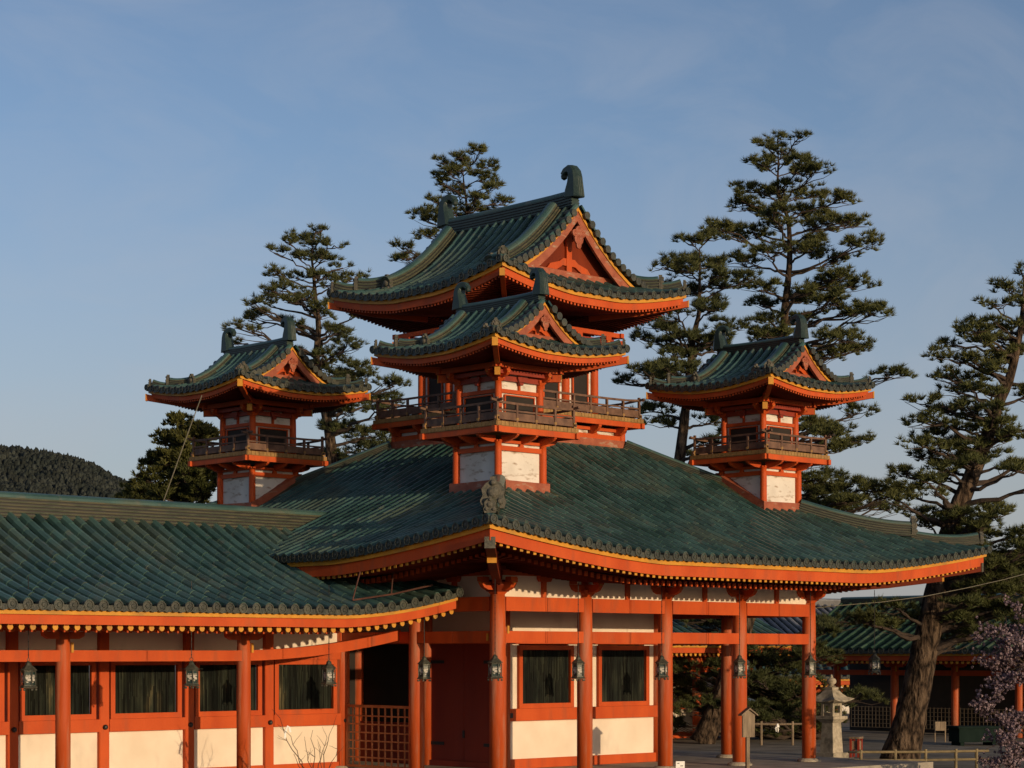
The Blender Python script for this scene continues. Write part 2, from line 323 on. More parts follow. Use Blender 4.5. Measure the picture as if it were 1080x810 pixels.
def tile_slope(mb, pf, along, out, es, tend, r, tl, sp, t0=0.0, caps=True):
    """rolls and pans on one slope; pf(e,t)->Vector; tend(e)->top t"""
    half = [(math.cos(a), math.sin(a)) for a in [math.pi*k/5 for k in range(6)]]
    def up_at(e, t):
        d = pf(e, t+.05) - pf(e, t-.0); n_ = along.cross(d).normalized()
        return n_ if n_.z > 0 else -n_
    for e in es:
        te = tend(e)
        if te < t0 + .08: continue
        nseg = max(1, int(round((te-t0)/tl))); dt = (te-t0)/nseg
        for k in range(nseg):
            ta, tb = t0+k*dt, t0+(k+1)*dt+.02
            ua, ub = up_at(e, ta), up_at(e, tb); jx = random.uniform(-.006, .006); jz = random.uniform(-.004, .004)
            pa, pb = pf(e, ta)+along*jx+ua*jz, pf(e, tb)+along*jx+ub*jz
            vs = [pa + along*(c*r) + ua*(s_*r*1.34+.012) for c, s_ in half] + [pb + along*(c*r*.97) + ub*(s_*r*1.30+.007) for c, s_ in half]
            fs = [(i, i+1, 7+i, 6+i) for i in range(5)] + [(0, 1, 2, 3, 4, 5)]
            mb.add(vs, fs, 0)
        if caps:                                        # round tile end with an embossed disc
            p = pf(e, t0); o = out; u = Vector((0, 0, 1)); R0 = r*1.12; c0 = p + u*(.01)
            n = 12; vs = []
            for dd, rr in ((-.06, R0), (.035, R0), (.035, R0*.78), (.02, R0*.74), (.022, R0*.4), (.034, R0*.3)):
                for q in range(n):
                    a = 2*math.pi*q/n; vs.append(c0 + o*dd + along*(rr*math.cos(a)) + u*(rr*math.sin(a)))
            fs = [(j*n+q, j*n+(q+1) % n, (j+1)*n+(q+1) % n, (j+1)*n+q) for j in range(5) for q in range(n)] + [tuple(range(5*n, 6*n))]
            mb.add(vs, fs, 1)
    es2 = sorted(es)
    for e0, e1 in zip(es2[:-1], es2[1:]):
        em = (e0+e1)/2; T0, T1, Tm = tend(e0), tend(e1), tend(em)
        if max(T0, T1) < t0+.08: continue
        nseg = max(1, int(round((Tm-t0)/tl)))
        for k in range(nseg):
            row = []
            for q, fz in ((k/nseg, .016), ((k+1)/nseg, -.002)):
                for e, T, dz in ((e0, T0, 0), (em, Tm, -.05), (e1, T1, 0)):
                    t = t0 + max(T-t0, .02)*q
                    row.append(pf(e, t) + Vector((0, 0, dz+fz)))
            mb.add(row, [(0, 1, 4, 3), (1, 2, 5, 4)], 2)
        if caps:                                        # hanging lip of the pan tiles
            vs = []
            for j in range(6):
                a = j/5; e = e0 + (e1-e0)*a; hang = .02 + .07*math.sin(math.pi*a); p = pf(e, t0)
                vs += [p + out*.02 + Vector((0, 0, .015)), p + out*.02 + Vector((0, 0, -hang))]
            mb.add(vs, [(2*j, 2*j+2, 2*j+3, 2*j+1) for j in range(5)], 1)
def spread(h, sp, edge=.08):
    n = max(2, int(round(2*(h-edge)/sp))); return [-(h-edge) + 2*(h-edge)*i/n for i in range(n+1)]
def eave_boards(mbY, mbR, rf, sides, hgt_y, hgt_r, ins=.05, n=40):
    for sd_ in sides:
        h = rf.A if sd_ in (0, 2) else rf.B
        for mbx, z1, z0, t0, t1 in ((mbY, -rf.drop, -rf.drop-hgt_y, ins, ins+.07), (mbR, -.002-rf.drop-hgt_y, -rf.drop-hgt_y-hgt_r, ins+.05, ins+.12)):
            vs = []; fs = []
            hh = h - t0
            for i in range(n+1):
                e = -hh + 2*hh*i/n; ei = e*(h-t1)/hh
                a = rf.side_pt(sd_, e, t0); b = rf.side_pt(sd_, ei, t1)
                zz = rf.side_pt(sd_, max(-h, min(h, e*h/hh)), 0).z
                vs += [Vector((a.x, a.y, zz+z1)), Vector((a.x, a.y, zz+z0)), Vector((b.x, b.y, zz+z0)), Vector((b.x, b.y, zz+z1))]
            for i in range(n):
                for k in range(4): fs.append((4*i+k, 4*i+(k+1) % 4, 4*i+4+(k+1) % 4, 4*i+4+k))
            fs += [(0, 1, 2, 3), (4*n+3, 4*n+2, 4*n+1, 4*n)]
            mbx.add(vs, fs)
def rafters(mb, rf, sides, drop, sp, wdt, hgt, t0, t1, tip=.012, rise=0.0, margin=.1, fan=True, limit=None, keep=None):
    """rafters under the eave with ochre painted tips (material 1)"""
    for sd_ in sides:
        h = rf.A if sd_ in (0, 2) else rf.B
        for e in spread(h-t0-margin, sp, 0):
            if keep and not keep(sd_, e): continue
            tt = min(t1, h-abs(e)+.02) if not limit else t1
            if tt < t0+.1: tt = t0+.1
            al = ALONG[sd_]; out = OUT[sd_]
            zz = rf.side_pt(sd_, e*h/(h-t0), 0).z
            zin = rf.z0 + rf.lift(0, h-abs(e))*max(0, 1-tt/rf.Tc) + rise*tt
            za, zb = zz - drop + 0.0, min(zz, zin) - drop + rise*(tt-t0)*.6
            pa = rf.side_pt(sd_, e, t0); pb = rf.side_pt(sd_, e, tt)
            w2 = wdt/2
            def q(p, z, s_, o=0): return Vector((p.x, p.y, z)) + al*(s_*w2) + out*o
            vs = [q(pa, za, -1), q(pa, za, 1), q(pa, za-hgt, 1), q(pa, za-hgt, -1), q(pb, zb, -1), q(pb, zb, 1), q(pb, zb-hgt, 1), q(pb, zb-hgt, -1)]
            mb.add(vs, [(0, 1, 5, 4), (1, 2, 6, 5), (2, 3, 7, 6), (3, 0, 4, 7), (4, 5, 6, 7), (0, 3, 2, 1)], 0)
            vs = [q(pa, za+.004, -1.06, .004), q(pa, za+.004, 1.06, .004), q(pa, za-hgt-.004, 1.06, .004), q(pa, za-hgt-.004, -1.06, .004),
                  q(pa, za+.004, -1.06, -tip), q(pa, za+.004, 1.06, -tip), q(pa, za-hgt-.004, 1.06, -tip), q(pa, za-hgt-.004, -1.06, -tip)]
            mb.add(vs, [(0, 3, 2, 1), (0, 1, 5, 4), (1, 2, 6, 5), (2, 3, 7, 6), (3, 0, 4, 7)], 1)
def soffit(mb, rf, drop, t0, t1, rise=0.0, n=24):
    for sd_ in range(4):
        h = rf.A if sd_ in (0, 2) else rf.B; vs = []
        for i in range(n+1):
            a = -1 + 2*i/n
            for t in (t0, t1):
                e = a*(h-t); p = rf.side_pt(sd_, e, t); zz = rf.side_pt(sd_, a*h, 0).z
                k = (zz - rf.z0)*max(0, 1-t/rf.Tc)
                vs.append((p.x, p.y, rf.z0 + k - drop + rise*(t-t0)))
        mb.add(vs, [(2*i, 2*i+2, 2*i+3, 2*i+1) for i in range(n)])
RP = None
def ridge_prof(wd, h, layers=5):
    """stacked ridge: overhanging courses and a half round cap"""
    L_ = []; hb = h*.76
    for i in range(layers):
        z0_, z1_ = hb*i/layers, hb*(i+1)/layers; g_ = (z1_-z0_)
        x = wd/2*(1-.10*i/layers)
        L_ += [(x*.84, z0_), (x*.84, z0_+g_*.42), (x, z0_+g_*.45), (x, z1_-.002)]
    top = [(wd*.46*math.cos(a), hb + (h-hb)*math.sin(a)) for a in (-.15, .4, .8, 1.2, math.pi/2)]
    right = L_ + top
    left = [(-x, z) for x, z in right[:-1]][::-1]
    return right + left
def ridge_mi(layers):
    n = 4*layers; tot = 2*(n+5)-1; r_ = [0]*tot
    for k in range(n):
        if k % 4 in (0, 1): r_[k] = 2; r_[tot-2-k] = 2  # recess faces coloured black, painting shade between the courses
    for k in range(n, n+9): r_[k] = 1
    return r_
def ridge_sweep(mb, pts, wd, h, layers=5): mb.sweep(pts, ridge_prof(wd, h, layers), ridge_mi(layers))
def oni(mb, p, dirv, s=1.0, mi=0):
    """demon tile plate: shield outline with side curls and a boss, facing dirv"""
    d = Vector((dirv.x, dirv.y, 0)).normalized(); a = Vector((-d.y, d.x, 0)); u = Vector((0, 0, 1))
    out = [(-.16, -.06), (.16, -.06), (.19, .05), (.15, .13), (.17, .22), (.11, .30), (.05, .34), (.04, .40), (-.04, .40), (-.05, .34), (-.11, .30), (-.17, .22), (-.15, .13), (-.19, .05)]
    def fn(x, y, h): return p + a*(x*s) + u*(y*s) + d*(h*s)
    mb.prism(out, -.05, .05, fn, mi)
    for (cx, cy, r) in ((0, .17, .085), (-.10, .04, .05), (.10, .04, .05), (0, .31, .045)):
        n = 10; vs = []
        for dd, rr in ((.05, r), (.075, r*.95), (.095, r*.6), (.1, r*.2)):
            for q in range(n):
                t = 2*math.pi*q/n; vs.append(fn(cx+rr*math.cos(t), cy+rr*math.sin(t), dd))
        mb.add(vs, [(j*n+q, j*n+(q+1) % n, (j+1)*n+(q+1) % n, (j+1)*n+q) for j in range(3) for q in range(n)] + [tuple(range(3*n, 4*n))], mi)
def finial_mesh(s, sgn):
    """hooked ridge end ornament, body rises outside and curls inwards; local y outwards*sgn"""
    mb = MB()
    prof = [(-.03, -.14), (-.02, .04), (.0, .20), (.005, .33), (-.015, .44), (-.075, .525), (-.18, .56), (-.295, .535), (-.37, .455)]
    wid = [.52, .45, .36, .31, .28, .25, .20, .16, .13]; thk = [.35, .34, .33, .32, .30, .26, .23, .20, .19]
    pts = [Vector((0, sgn*y*s, z*s)) for y, z in prof]; rings = []; vs = []
    for i, p in enumerate(pts):
        t = (pts[min(i+1, len(pts)-1)] - pts[max(i-1, 0)]).normalized()
        nrm = Vector((1, 0, 0)).cross(t).normalized(); w2, t2 = wid[i]*s/2, thk[i]*s/2
        sec = [(1, .6), (.6, 1), (-.6, 1), (-1, .6), (-1, -.6), (-.6, -1), (.6, -1), (1, -.6)]
        for a, b in sec: vs.append(p + Vector((1, 0, 0))*(a*t2) + nrm*(b*w2))
    n = 8; m_ = len(pts)
    fs = [(i*n+k, i*n+(k+1) % n, (i+1)*n+(k+1) % n, (i+1)*n+k) for i in range(m_-1) for k in range(n)] + [tuple(range(n))[::-1], tuple(range((m_-1)*n, m_*n))]
    mb.add(vs, fs)
    mb.lathe([(.02*s, -.10*s), (.075*s, -.06*s), (.085*s, 0), (.06*s, .07*s), (.01*s, .09*s)], 10, (0, -sgn*.365*s, .43*s))
    # ribs down the outer back
    for x in (-.06, 0, .06):
        mb.tube([Vector((x*s, sgn*(y+wid[i]/2-.008)*s, z*s)) for i, (y, z) in enumerate(prof[:5])], .020*s, 6)
    return mb
def irimoya(parent, rf, yv, yg, r, sp, tl, ridge_h, ridge_w, fin, gh=None, hy=.07, hr=.13, raf=(.11, .045, .05), over=1.2, pre=''):
    """hip and gable roof with every piece of it as parts under parent; returns nothing"""
    mb = MB(); A, B = rf.A, rf.B
    for sd_ in (1, 3):
        def tend(e): return A-.05 if abs(e) <= yv else max(0, B-abs(e))
        es = spread(B, sp)
        es_in = spread(yv, sp, .03); ex = [e for e in es if abs(e) > yv+sp*.35]
        lefts = sorted([e for e in ex if e < 0]); rights = sorted([e for e in ex if e > 0])
        tile_slope(mb, lambda e, t: rf.side_pt(sd_, e, t), ALONG[sd_], OUT[sd_], es_in, tend, r, tl, sp)
        for part in (lefts+[-yv-.02], [yv+.02]+rights):
            tile_slope(mb, lambda e, t: rf.side_pt(sd_, e, t), ALONG[sd_], OUT[sd_], part, lambda e: max(0, B-abs(e)), r, tl, sp)
    for sd_ in (0, 2):
        tile_slope(mb, lambda e, t: rf.side_pt(sd_, e, t), ALONG[sd_], OUT[sd_], spread(A, sp), lambda e: max(0, min(A-abs(e), B-yg+.05)), r, tl, sp)
    # short barrel tiles laid across the verge, their round ends facing out of the gable
    for sg in (-1, 1):
        for sx in (-1, 1):
            nn = int((A-.1)/(sp*.72)); tb = B-yv
            for i in range(nn):
                t = tb*.75 + (A-.12-tb*.75)*(i+.5)/nn
                p = rf.side_pt(1 if sx > 0 else 3, sg*yv, t); q = rf.side_pt(1 if sx > 0 else 3, sg*(yv-.2), t)
                pa = Vector((p.x, p.y+sg*.07, p.z+.035)); pb = Vector((q.x, q.y, q.z+.045))
                mb.tube([pa, pb], [r*1.22, r*1.05], 10, 1)
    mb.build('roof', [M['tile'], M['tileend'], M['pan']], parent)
    # eave boards, rafters, soffit
    my, mr = MB(), MB(); eave_boards(my, mr, rf, range(4), hy, hr)
    my.build('eave_edging', M['yellow'], parent); mr.build('eave_board', M['red'], parent)
    mr = MB(); rafters(mr, rf, range(4), rf.drop+hy+hr-.01, raf[0], raf[1], raf[2], .13, over, rise=.10)
    mr.build('rafters', [M['soffit'], M['red']], parent)
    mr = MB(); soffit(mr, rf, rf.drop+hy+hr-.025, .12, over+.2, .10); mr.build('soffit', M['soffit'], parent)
    # corner beams
    for sx in (-1, 1):
        for sy in (-1, 1):
            mr = MB(); d = Vector((sx, sy, 0))
            c = Vector((rf.cx+sx*A, rf.cy+sy*B, 0)); zc = rf.z(0, 0)-rf.drop-hy-hr*.8
            p0 = c - d*.02 + Vector((0, 0, zc)); p1 = c - d*over + Vector((0, 0, zc-.06 - rf.U*.7))
            mr.sweep([p0, p0.lerp(p1, .5)+Vector((0, 0, -.05)), p1], [(-.05, -.09), (.05, -.09), (.05, .05), (-.05, .05)])
            p2 = p0 + d*.012
            mr.sweep([p2, p2-d*.02], [(-.056, -.10), (.056, -.10), (.056, .056), (-.056, .056)], 1)
            mr.build('corner_beam', [M['red'], M['yellow']], parent)
    # main ridge and its end ornaments
    zr = rf.f(A)-.06
    mr = MB(); n = 12; yl = yv-.1
    pts = [Vector((rf.cx, rf.cy - yl + 2*yl*i/n, zr + .03*(2*i/n-1)**4)) for i in range(n+1)]
    ridge_sweep(mr, pts, ridge_w, ridge_h); mr.build('ridge', [M['ridgedark'], M['tile'], M['iron_and_shade']], parent)
    for sg in (-1, 1):
        o = finial_mesh(fin, sg).build('ridge_finial', M['ridgedark'], parent)
        o.location = (rf.cx, rf.cy + sg*(yl-.02), zr + ridge_h*.75+.08)
    # descending ridges on the slopes and two stepped corner ridges per hip
    for sx in (-1, 1):
        for sy in (-1, 1):
            yd = sy*(yv-.42*(A/1.8)**.5); sd_ = 1 if sx > 0 else 3; tb = (B-yg)
            mr = MB(); t_lo = tb*.80; n = 10
            pts = [rf.side_pt(sd_, yd, A-.1 + (t_lo-A+.1)*i/n, -.01) for i in range(n+1)]
            ridge_sweep(mr, pts, ridge_w*1.15, ridge_h*.85, 4)
            mr.build('descending_ridge', [M['ridge'], M['tile'], M['iron_and_shade']], parent)
            mo = MB(); oni(mo, pts[-1]+Vector((sx*.03, 0, .02)), Vector((sx, 0, 0)), .98*fin); mo.build('ridge_ornament', M['oni'], parent)
            # hip
            def hp(t, dz=0): return Vector((rf.cx+sx*(A-t), rf.cy+sy*(B-t), rf.z(t, t)+dz))
            th = tb*1.0; tm = th*.48
            mr = MB()
            pts = [hp(th + (tm-th)*i/6, -.01) + Vector((0, 0, .05*(i/6)**3)) for i in range(7)]
            ridge_sweep(mr, pts, ridge_w*1.05, ridge_h*.82, 4); mr.build('hip_ridge', [M['ridge'], M['tile'], M['iron_and_shade']], parent)
            e1 = pts[-1]
            mr = MB()
            pts = [hp(tm + (.10-tm)*i/6, -.02) + Vector((0, 0, .07*(i/6)**2)) for i in range(7)]
            ridge_sweep(mr, pts, ridge_w*.9, ridge_h*.62, 3); mr.build('hip_ridge', [M['ridge'], M['tile'], M['iron_and_shade']], parent)
            mo = MB(); dv = Vector((sx, sy, 0))
            oni(mo, e1+dv*.02+Vector((0, 0, .03)), dv, .9*fin); mo.build('ridge_ornament', M['oni'], parent)
            mo = MB(); oni(mo, pts[-1]+dv*.02+Vector((0, 0, .0)), dv, .6*fin); mo.build('ridge_ornament', M['oni'], parent)
    # gables: barge boards, yellow edging, recessed wall with struts and a carved pendant
    for sg in (-1, 1):
        mw = MB(); xs_ = [A*.66*i/10 for i in range(11)]
        n = 12; xm = (A-(B-yv)) - .06
        def gp(x, dy, dz): return Vector((rf.cx+x, rf.cy+sg*(yv+dy), rf.f(A-abs(x))+dz))
        for sx in (-1, 1):
            pts = []
            mbg, mye = MB(), MB()
            for mbx, zt, zb_, y0, y1 in ((mye, -.035, -.035-hy*.8, -.075, -.02), (mbg, -.04-hy*.8, -.04-hy*.8-.17*(A/1.81)**.6, -.11, -.045)):
                vs = []
                for i in range(n+1):
                    x = sx*(.0 + xm*i/n)
                    vs += [gp(x, y1, zt), gp(x, y1, zb_*(1.0 if i else 1.0)), gp(x, y0, zb_), gp(x, y0, zt)]
                fs = [(4*i+k, 4*i+(k+1) % 4, 4*i+4+(k+1) % 4, 4*i+4+k) for i in range(n) for k in range(4)] + [(0, 1, 2, 3), (4*n+3, 4*n+2, 4*n+1, 4*n)]
                mbx.add(vs, fs)
            mye.build('barge_edging', M['yellow'], parent); mbg.build('barge_board', M['redold'], parent)
        zb_ = rf.f(B-yg)-.02
        xw = [xm*1.0*i/8 for i in range(-8, 9)]
        vs = []
        for x in xw:
            top = rf.f(A-abs(x))-.10
            vs += [(rf.cx+x, rf.cy+sg*yg, min(zb_, top-.01)), (rf.cx+x, rf.cy+sg*yg, top)]
        mw = MB(); mw.add(vs, [(2*i, 2*i+2, 2*i+3, 2*i+1) for i in range(16)])
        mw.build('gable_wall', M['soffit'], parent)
        # tie beam, king strut and frog leg
        q = A/1.81; mt = MB(); fr = frame((rf.cx, rf.cy+sg*yg), (1, 0), (0, sg))
        zt = zb_ + .03; zap = rf.f(A)
        mt.box(-xm*.80, xm*.80, .002, .08, zt, zt+.10*q, fr=fr); mt.build('gable_beam', M['redold'], parent)
        mt = MB(); mt.box(-.05*q, .05*q, .003, .07, zt+.10*q, zap-.25*q, fr=fr)
        mt.prism([(-.42*q, 0), (-.36*q, .07*q), (-.18*q, .12*q), (-.11*q, .17*q), (.11*q, .17*q), (.18*q, .12*q), (.36*q, .07*q), (.42*q, 0), (.24*q, 0), (.12*q, .07*q), (-.12*q, .07*q), (-.24*q, 0)], .004, .06, lambda a, b, h: fr(a, h, zt+.105*q+b))
        mt.build('gable_strut', M['red'], parent)
        mt = MB(); zc = zap - .46*q; yo = yv-yg-.03
        n_ = 12
        for (cx_, cz_, rr) in ((0, 0, .085), (-.075, .075, .05), (.075, .075, .05), (0, -.09, .045), (0, .12, .06)):
            vs = []
            for dd, k in ((0, 1), (.04, 1), (.05, .6), (.035, .3)):
                for a in range(n_):
                    t = 6.2832*a/n_; vs.append(fr(q*(cx_+rr*k*math.cos(t)), yo+dd, zc+q*(cz_+rr*k*math.sin(t))))
            mt.add(vs, [(j*n_+a, j*n_+(a+1) % n_, (j+1)*n_+(a+1) % n_, (j+1)*n_+a) for j in range(3) for a in range(n_)] + [tuple(range(n_))[::-1], tuple(range(3*n_, 4*n_))])
        mt.build('gable_pendant', M['redold'], parent)

# ------------------------------------------------------------------ pavilion
BAY = 2.385; W4 = 4*BAY; CTR = W4/2
pav = thing('pavilion', 'vermilion timber pavilion with five roofs of green glazed tile and corner turrets', 'pavilion', (0, 0, 0))
MR = Roof(CTR, CTR, CTR+2.86, CTR+2.86, 4.24, .38, .0168, .50, 4.6, 4.2, 1.45)
TTOP = 5.60
def main_z(u, v):
    du = MR.A-abs(u-CTR); dv = MR.B-abs(v-CTR); t, c = min(du, dv), max(du, dv)
    return MR.z(t, c)
mb = MB()
for sd_ in range(4):
    tile_slope(mb, lambda e, t: MR.side_pt(sd_, e, t), ALONG[sd_], OUT[sd_], spread(MR.A, .262), lambda e: max(0, min(MR.A-abs(e), TTOP)), .078, .30, .262)
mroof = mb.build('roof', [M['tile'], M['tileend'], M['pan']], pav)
my, mr = MB(), MB(); eave_boards(my, mr, MR, range(4), .125, .205, .06, 60)
my.build('eave_edging', M['yellow'], mroof); mr.build('eave_board', M['red'], mroof)
mr = MB(); rafters(mr, MR, range(4), .335, .164, .066, .072, .17, 1.5, rise=.12); mr.build('flying_rafters', [M['soffit'], M['yellow']], mroof)
mr = MB(); rafters(mr, MR, range(4), .41, .164, .08, .09, 1.05, 3.1, rise=.10); mr.build('base_rafters', [M['soffit'], M['red']], mroof)
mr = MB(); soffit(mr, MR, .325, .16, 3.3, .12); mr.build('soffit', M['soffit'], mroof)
mr = MB(); mr.box(.2, W4-.2, .2, W4-.2, 4.26, 4.30); mr.build('ceiling', M['reddark'], pav)
for sx in (-1, 1):
    for sy in (-1, 1):
        d = Vector((sx, sy, 0)); c = Vector((CTR+sx*MR.A, CTR+sy*MR.B, 0)); zc = MR.z(0, 0)
        mr = MB(); p0 = c - d*.13 + Vector((0, 0, zc-.40)); p1 = c-d*2.9 + Vector((0, 0, 4.02))
        mr.sweep([p0, p0.lerp(p1, .35)+Vector((0, 0, -.10)), p1], [(-.085, -.09), (.085, -.09), (.085, .09), (-.085, .09)])
        mr.sweep([p0+d*.01, p0-d*.02], [(-.095, -.10), (.095, -.10), (.095, .10), (-.095, .10)], 1)
        mr.build('corner_beam', [M['soffit'], M['oni']], mroof)
        mr = MB(); p0 = c - d*.75 + Vector((0, 0, zc-.62)); p1 = c-d*2.9 + Vector((0, 0, 3.84))
        mr.sweep([p0, p0.lerp(p1, .4)+Vector((0, 0, -.04)), p1], [(-.08, -.09), (.08, -.09), (.08, .08), (-.08, .08)])
        mr.sweep([p0+d*.01, p0-d*.02], [(-.085, -.095), (.085, -.095), (.085, .085), (-.085, .085)], 1)
        mr.build('corner_beam', [M['soffit'], M['yellow']], mroof)
        def hp(t, dz=0): return Vector((CTR+sx*(MR.A-t), CTR+sy*(MR.B-t), MR.z(t, t)+dz))
        def run(t0_, t1_, wd, hg, lf, nm='hip_ridge'):
            m_ = MB(); n = 12
            pts = [hp(t0_+(t1_-t0_)*i/n, -.02)+Vector((0, 0, lf*(i/n)**3)) for i in range(n+1)]
            ridge_sweep(m_, pts, wd, hg, 5); m_.build(nm, [M['ridge'], M['tile'], M['iron_and_shade']], mroof); return pts[-1]
        run(5.80, 4.15, .30, .24, .0)
        e = run(3.05, 1.25, .32, .34, .12); mo = MB(); oni(mo, e+d*.03+Vector((0, 0, .08)), d, 1.25 if sx+sy < 0 else .95); mo.build('ridge_ornament', M['oni'], mroof)
        e = run(1.27, .18, .26, .26, .14); mo = MB(); oni(mo, e+d*.03+Vector((0, 0, .02)), d, .62); mo.build('ridge_ornament', M['oni'], mroof)
def column(parent, x, y, z0, z1, r, m='redcol', base=True, n=18):
    mb = MB(); mb.lathe([(r*1.0, 0), (r*1.0, (z1-z0)*.5), (r*.97, (z1-z0)*.85), (r*.90, z1-z0)], n)
    o = mb.build('column', M[m], parent, smooth=True); o.location = (x, y, z0)
    for p in o.data.polygons:
        if len(p.vertices) > 4: p.use_smooth = False
    return o
def bracket(parent, x, y, z, s, dirs, m='red'):
    """bearing block with boat shaped arms and small blocks"""
    mb = MB()
    mb.add([(x+a*s*.13, y+b*s*.13, z) for a, b in ((-.75, -.75), (.75, -.75), (.75, .75), (-.75, .75))] + [(x+a*s*.15, y+b*s*.15, z+.08*s) for a, b in ((-1, -1), (1, -1), (1, 1), (-1, 1))] + [(x+a*s*.15, y+b*s*.15, z+.15*s) for a, b in ((-1, -1), (1, -1), (1, 1), (-1, 1))],
           [(3, 2, 1, 0), (8, 9, 10, 11)] + [(k+i, k+(i+1) % 4, k+4+(i+1) % 4, k+4+i) for k in (0, 4) for i in range(4)])
    arm = [(0, .0), (.30, .0), (.42, .05), (.48, .13), (.48, .16), (0, .16)]
    for dx, dy in dirs:
        nx, ny = -dy, dx
        mb.prism([(a*s, b*s) for a, b in arm], -.055*s, .055*s, lambda a, b, h: (x+dx*a+nx*h, y+dy*a+ny*h, z+.10*s+b))
        for q in (.40,):
            cx, cy = x+dx*q*s, y+dy*q*s
            mb.box(cx-.085*s, cx+.085*s, cy-.085*s, cy+.085*s, z+.265*s, z+.36*s)
            tipx, tipy = x+dx*.483*s, y+dy*.483*s
            hx, hy = abs(dx)*.004+abs(nx)*.04*s, abs(dy)*.004+abs(ny)*.04*s
            mb.box(tipx-hx, tipx+hx, tipy-hy, tipy+hy, z+.24*s, z+.257*s, 1)
    return mb.build('bracket', [M[m], M['yellow']], parent)
CR = .158
for i in range(5):
    for j in range(5):
        if i in (0, 4) or j in (0, 4):
            column(pav, i*BAY, j*BAY, 0, 3.55, CR)
            mb = MB(); mb.lathe([(.27, 0), (.27, .03), (.22, .07), (.20, .075)], 20); o = mb.build('column_base', M['stone'], pav); o.location = (i*BAY, j*BAY, 0)
            dirs = []
            if i == 0: dirs.append((-1, 0))
            if i == 4: dirs.append((1, 0))
            if j == 0: dirs.append((0, -1))
            if j == 4: dirs.append((0, 1))
            if i in (0, 4) and j < 4: dirs.append((0, 1))
            if i in (0, 4) and j > 0: dirs.append((0, -1))
            if j in (0, 4) and i < 4: dirs.append((1, 0))
            if j in (0, 4) and i > 0: dirs.append((-1, 0))
            bracket(pav, i*BAY, j*BAY, 3.54, .95, list(set(dirs)))
            if i in (0, 4) and j in (0, 4):
                q = .7071; bracket(pav, i*BAY, j*BAY, 3.60, 1.5, [(q if i else -q, q if j else -q)], 'soffit')
for i in (1, 2, 3):
    for j in (1, 2, 3):
        if (i, j) != (2, 2): column(pav, i*BAY, j*BAY, 0, 4.1, .15)
SIDES = [((0, 0), (1, 0), (0, -1)), ((W4, 0), (0, 1), (1, 0)), ((W4, W4), (-1, 0), (0, 1)), ((0, W4), (0, -1), (-1, 0))]
for si, (o_, ex, en) in enumerate(SIDES):
    for b in range(4):
        o2 = (o_[0]+ex[0]*BAY*b, o_[1]+ex[1]*BAY*b); fr = frame(o2, ex, en)
        for z0, z1, th, dz in ((3.235, 3.51, .11, 0), (2.62, 2.85, .10, 0)):
            mb = MB()
            mb.box(CR*.8, BAY/2-.003, -th, th, z0, z1, fr=fr, bev=.008); mb.box(BAY/2+.003, BAY-CR*.8, -th, th, z0, z1, fr=fr, bev=.008)
            mb.build('tie_beam', M['red'], pav)
        mb = MB()                                                  # upper plaster pair with a strut between
        mb.box(.12, BAY-.12, -.03, .02, 3.515, 3.98, fr=fr); mb.build('plaster_panel', M['plaster'], pav)
        mb = MB(); mb.box(BAY/2-.055, BAY/2+.055, .0, .075, 3.515, 3.93, fr=fr)
        mb.box(.05, BAY-.05, .022, .10, 3.925, 4.06, fr=fr)
        mb.prism([(-.13, .0), (.13, 0), (.17, .06), (.17, .12), (-.17, .12), (-.17, .06)], .0, .12, lambda a, b2, h: fr(BAY/2+a, h, 3.82+b2))
        mb.build('strut', M['red'], pav)
    # hanging fitting plates at the corner columns
for (u, v, sx, sy) in ((0, 0, 1, 1),):
    mb = MB(); mb.box(CR*.9, CR*.9+.05, -.125, -.105, 2.80, 2.95); mb.box(-.125, -.105, CR*.9, CR*.9+.05, 2.66, 2.80)
    mb.build('fitting', M['yellow'], pav)
# core walls: two bays a side
def blind(parent, fr, x0, x1, z0, z1, n0, pitch=.032):
    """window filled with uneven vertical bamboo strips"""
    mb = MB(); n = int((x1-x0)/pitch)
    for k in range(n):
        a = x0 + (x1-x0)*(k+.5)/n; hw = (x1-x0)/n*random.uniform(.34, .47); z = z0
        while z < z1-.02:
            zz = min(z1, z + random.uniform(.25, .7)); dn = random.uniform(-.004, .008)
            mb.add([fr(a-hw, n0+dn, z), fr(a, n0+.008+dn, z), fr(a+hw, n0+dn, z), fr(a-hw, n0+dn, zz), fr(a, n0+.008+dn, zz), fr(a+hw, n0+dn, zz)], [(0, 1, 4, 3), (1, 2, 5, 4)])
            z = zz
    return mb.build('blind', M['blind'], parent)
def window(parent, fr, x0, x1, z0, z1, n0, fw=.09):
    mb = MB()
    mb.box(x0-fw, x1+fw, n0, n0+.07, z1, z1+fw, fr=fr); mb.box(x0-fw, x1+fw, n0, n0+.07, z0-fw, z0, fr=fr)
    mb.box(x0-fw, x0, n0+.001, n0+.068, z0, z1, fr=fr); mb.box(x1, x1+fw, n0+.001, n0+.068, z0, z1, fr=fr)
    o = mb.build('window', M['red'], parent)
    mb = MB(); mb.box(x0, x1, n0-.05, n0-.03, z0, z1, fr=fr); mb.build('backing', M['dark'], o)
    blind(o, fr, x0+.003, x1-.003, z0, z1, n0-.012)
    return o
C0, C1 = BAY, 3*BAY
CS = [((C0, C0), (1, 0), (0, -1)), ((C1, C0), (0, 1), (1, 0)), ((C1, C1), (-1, 0), (0, 1)), ((C0, C1), (0, -1), (-1, 0))]
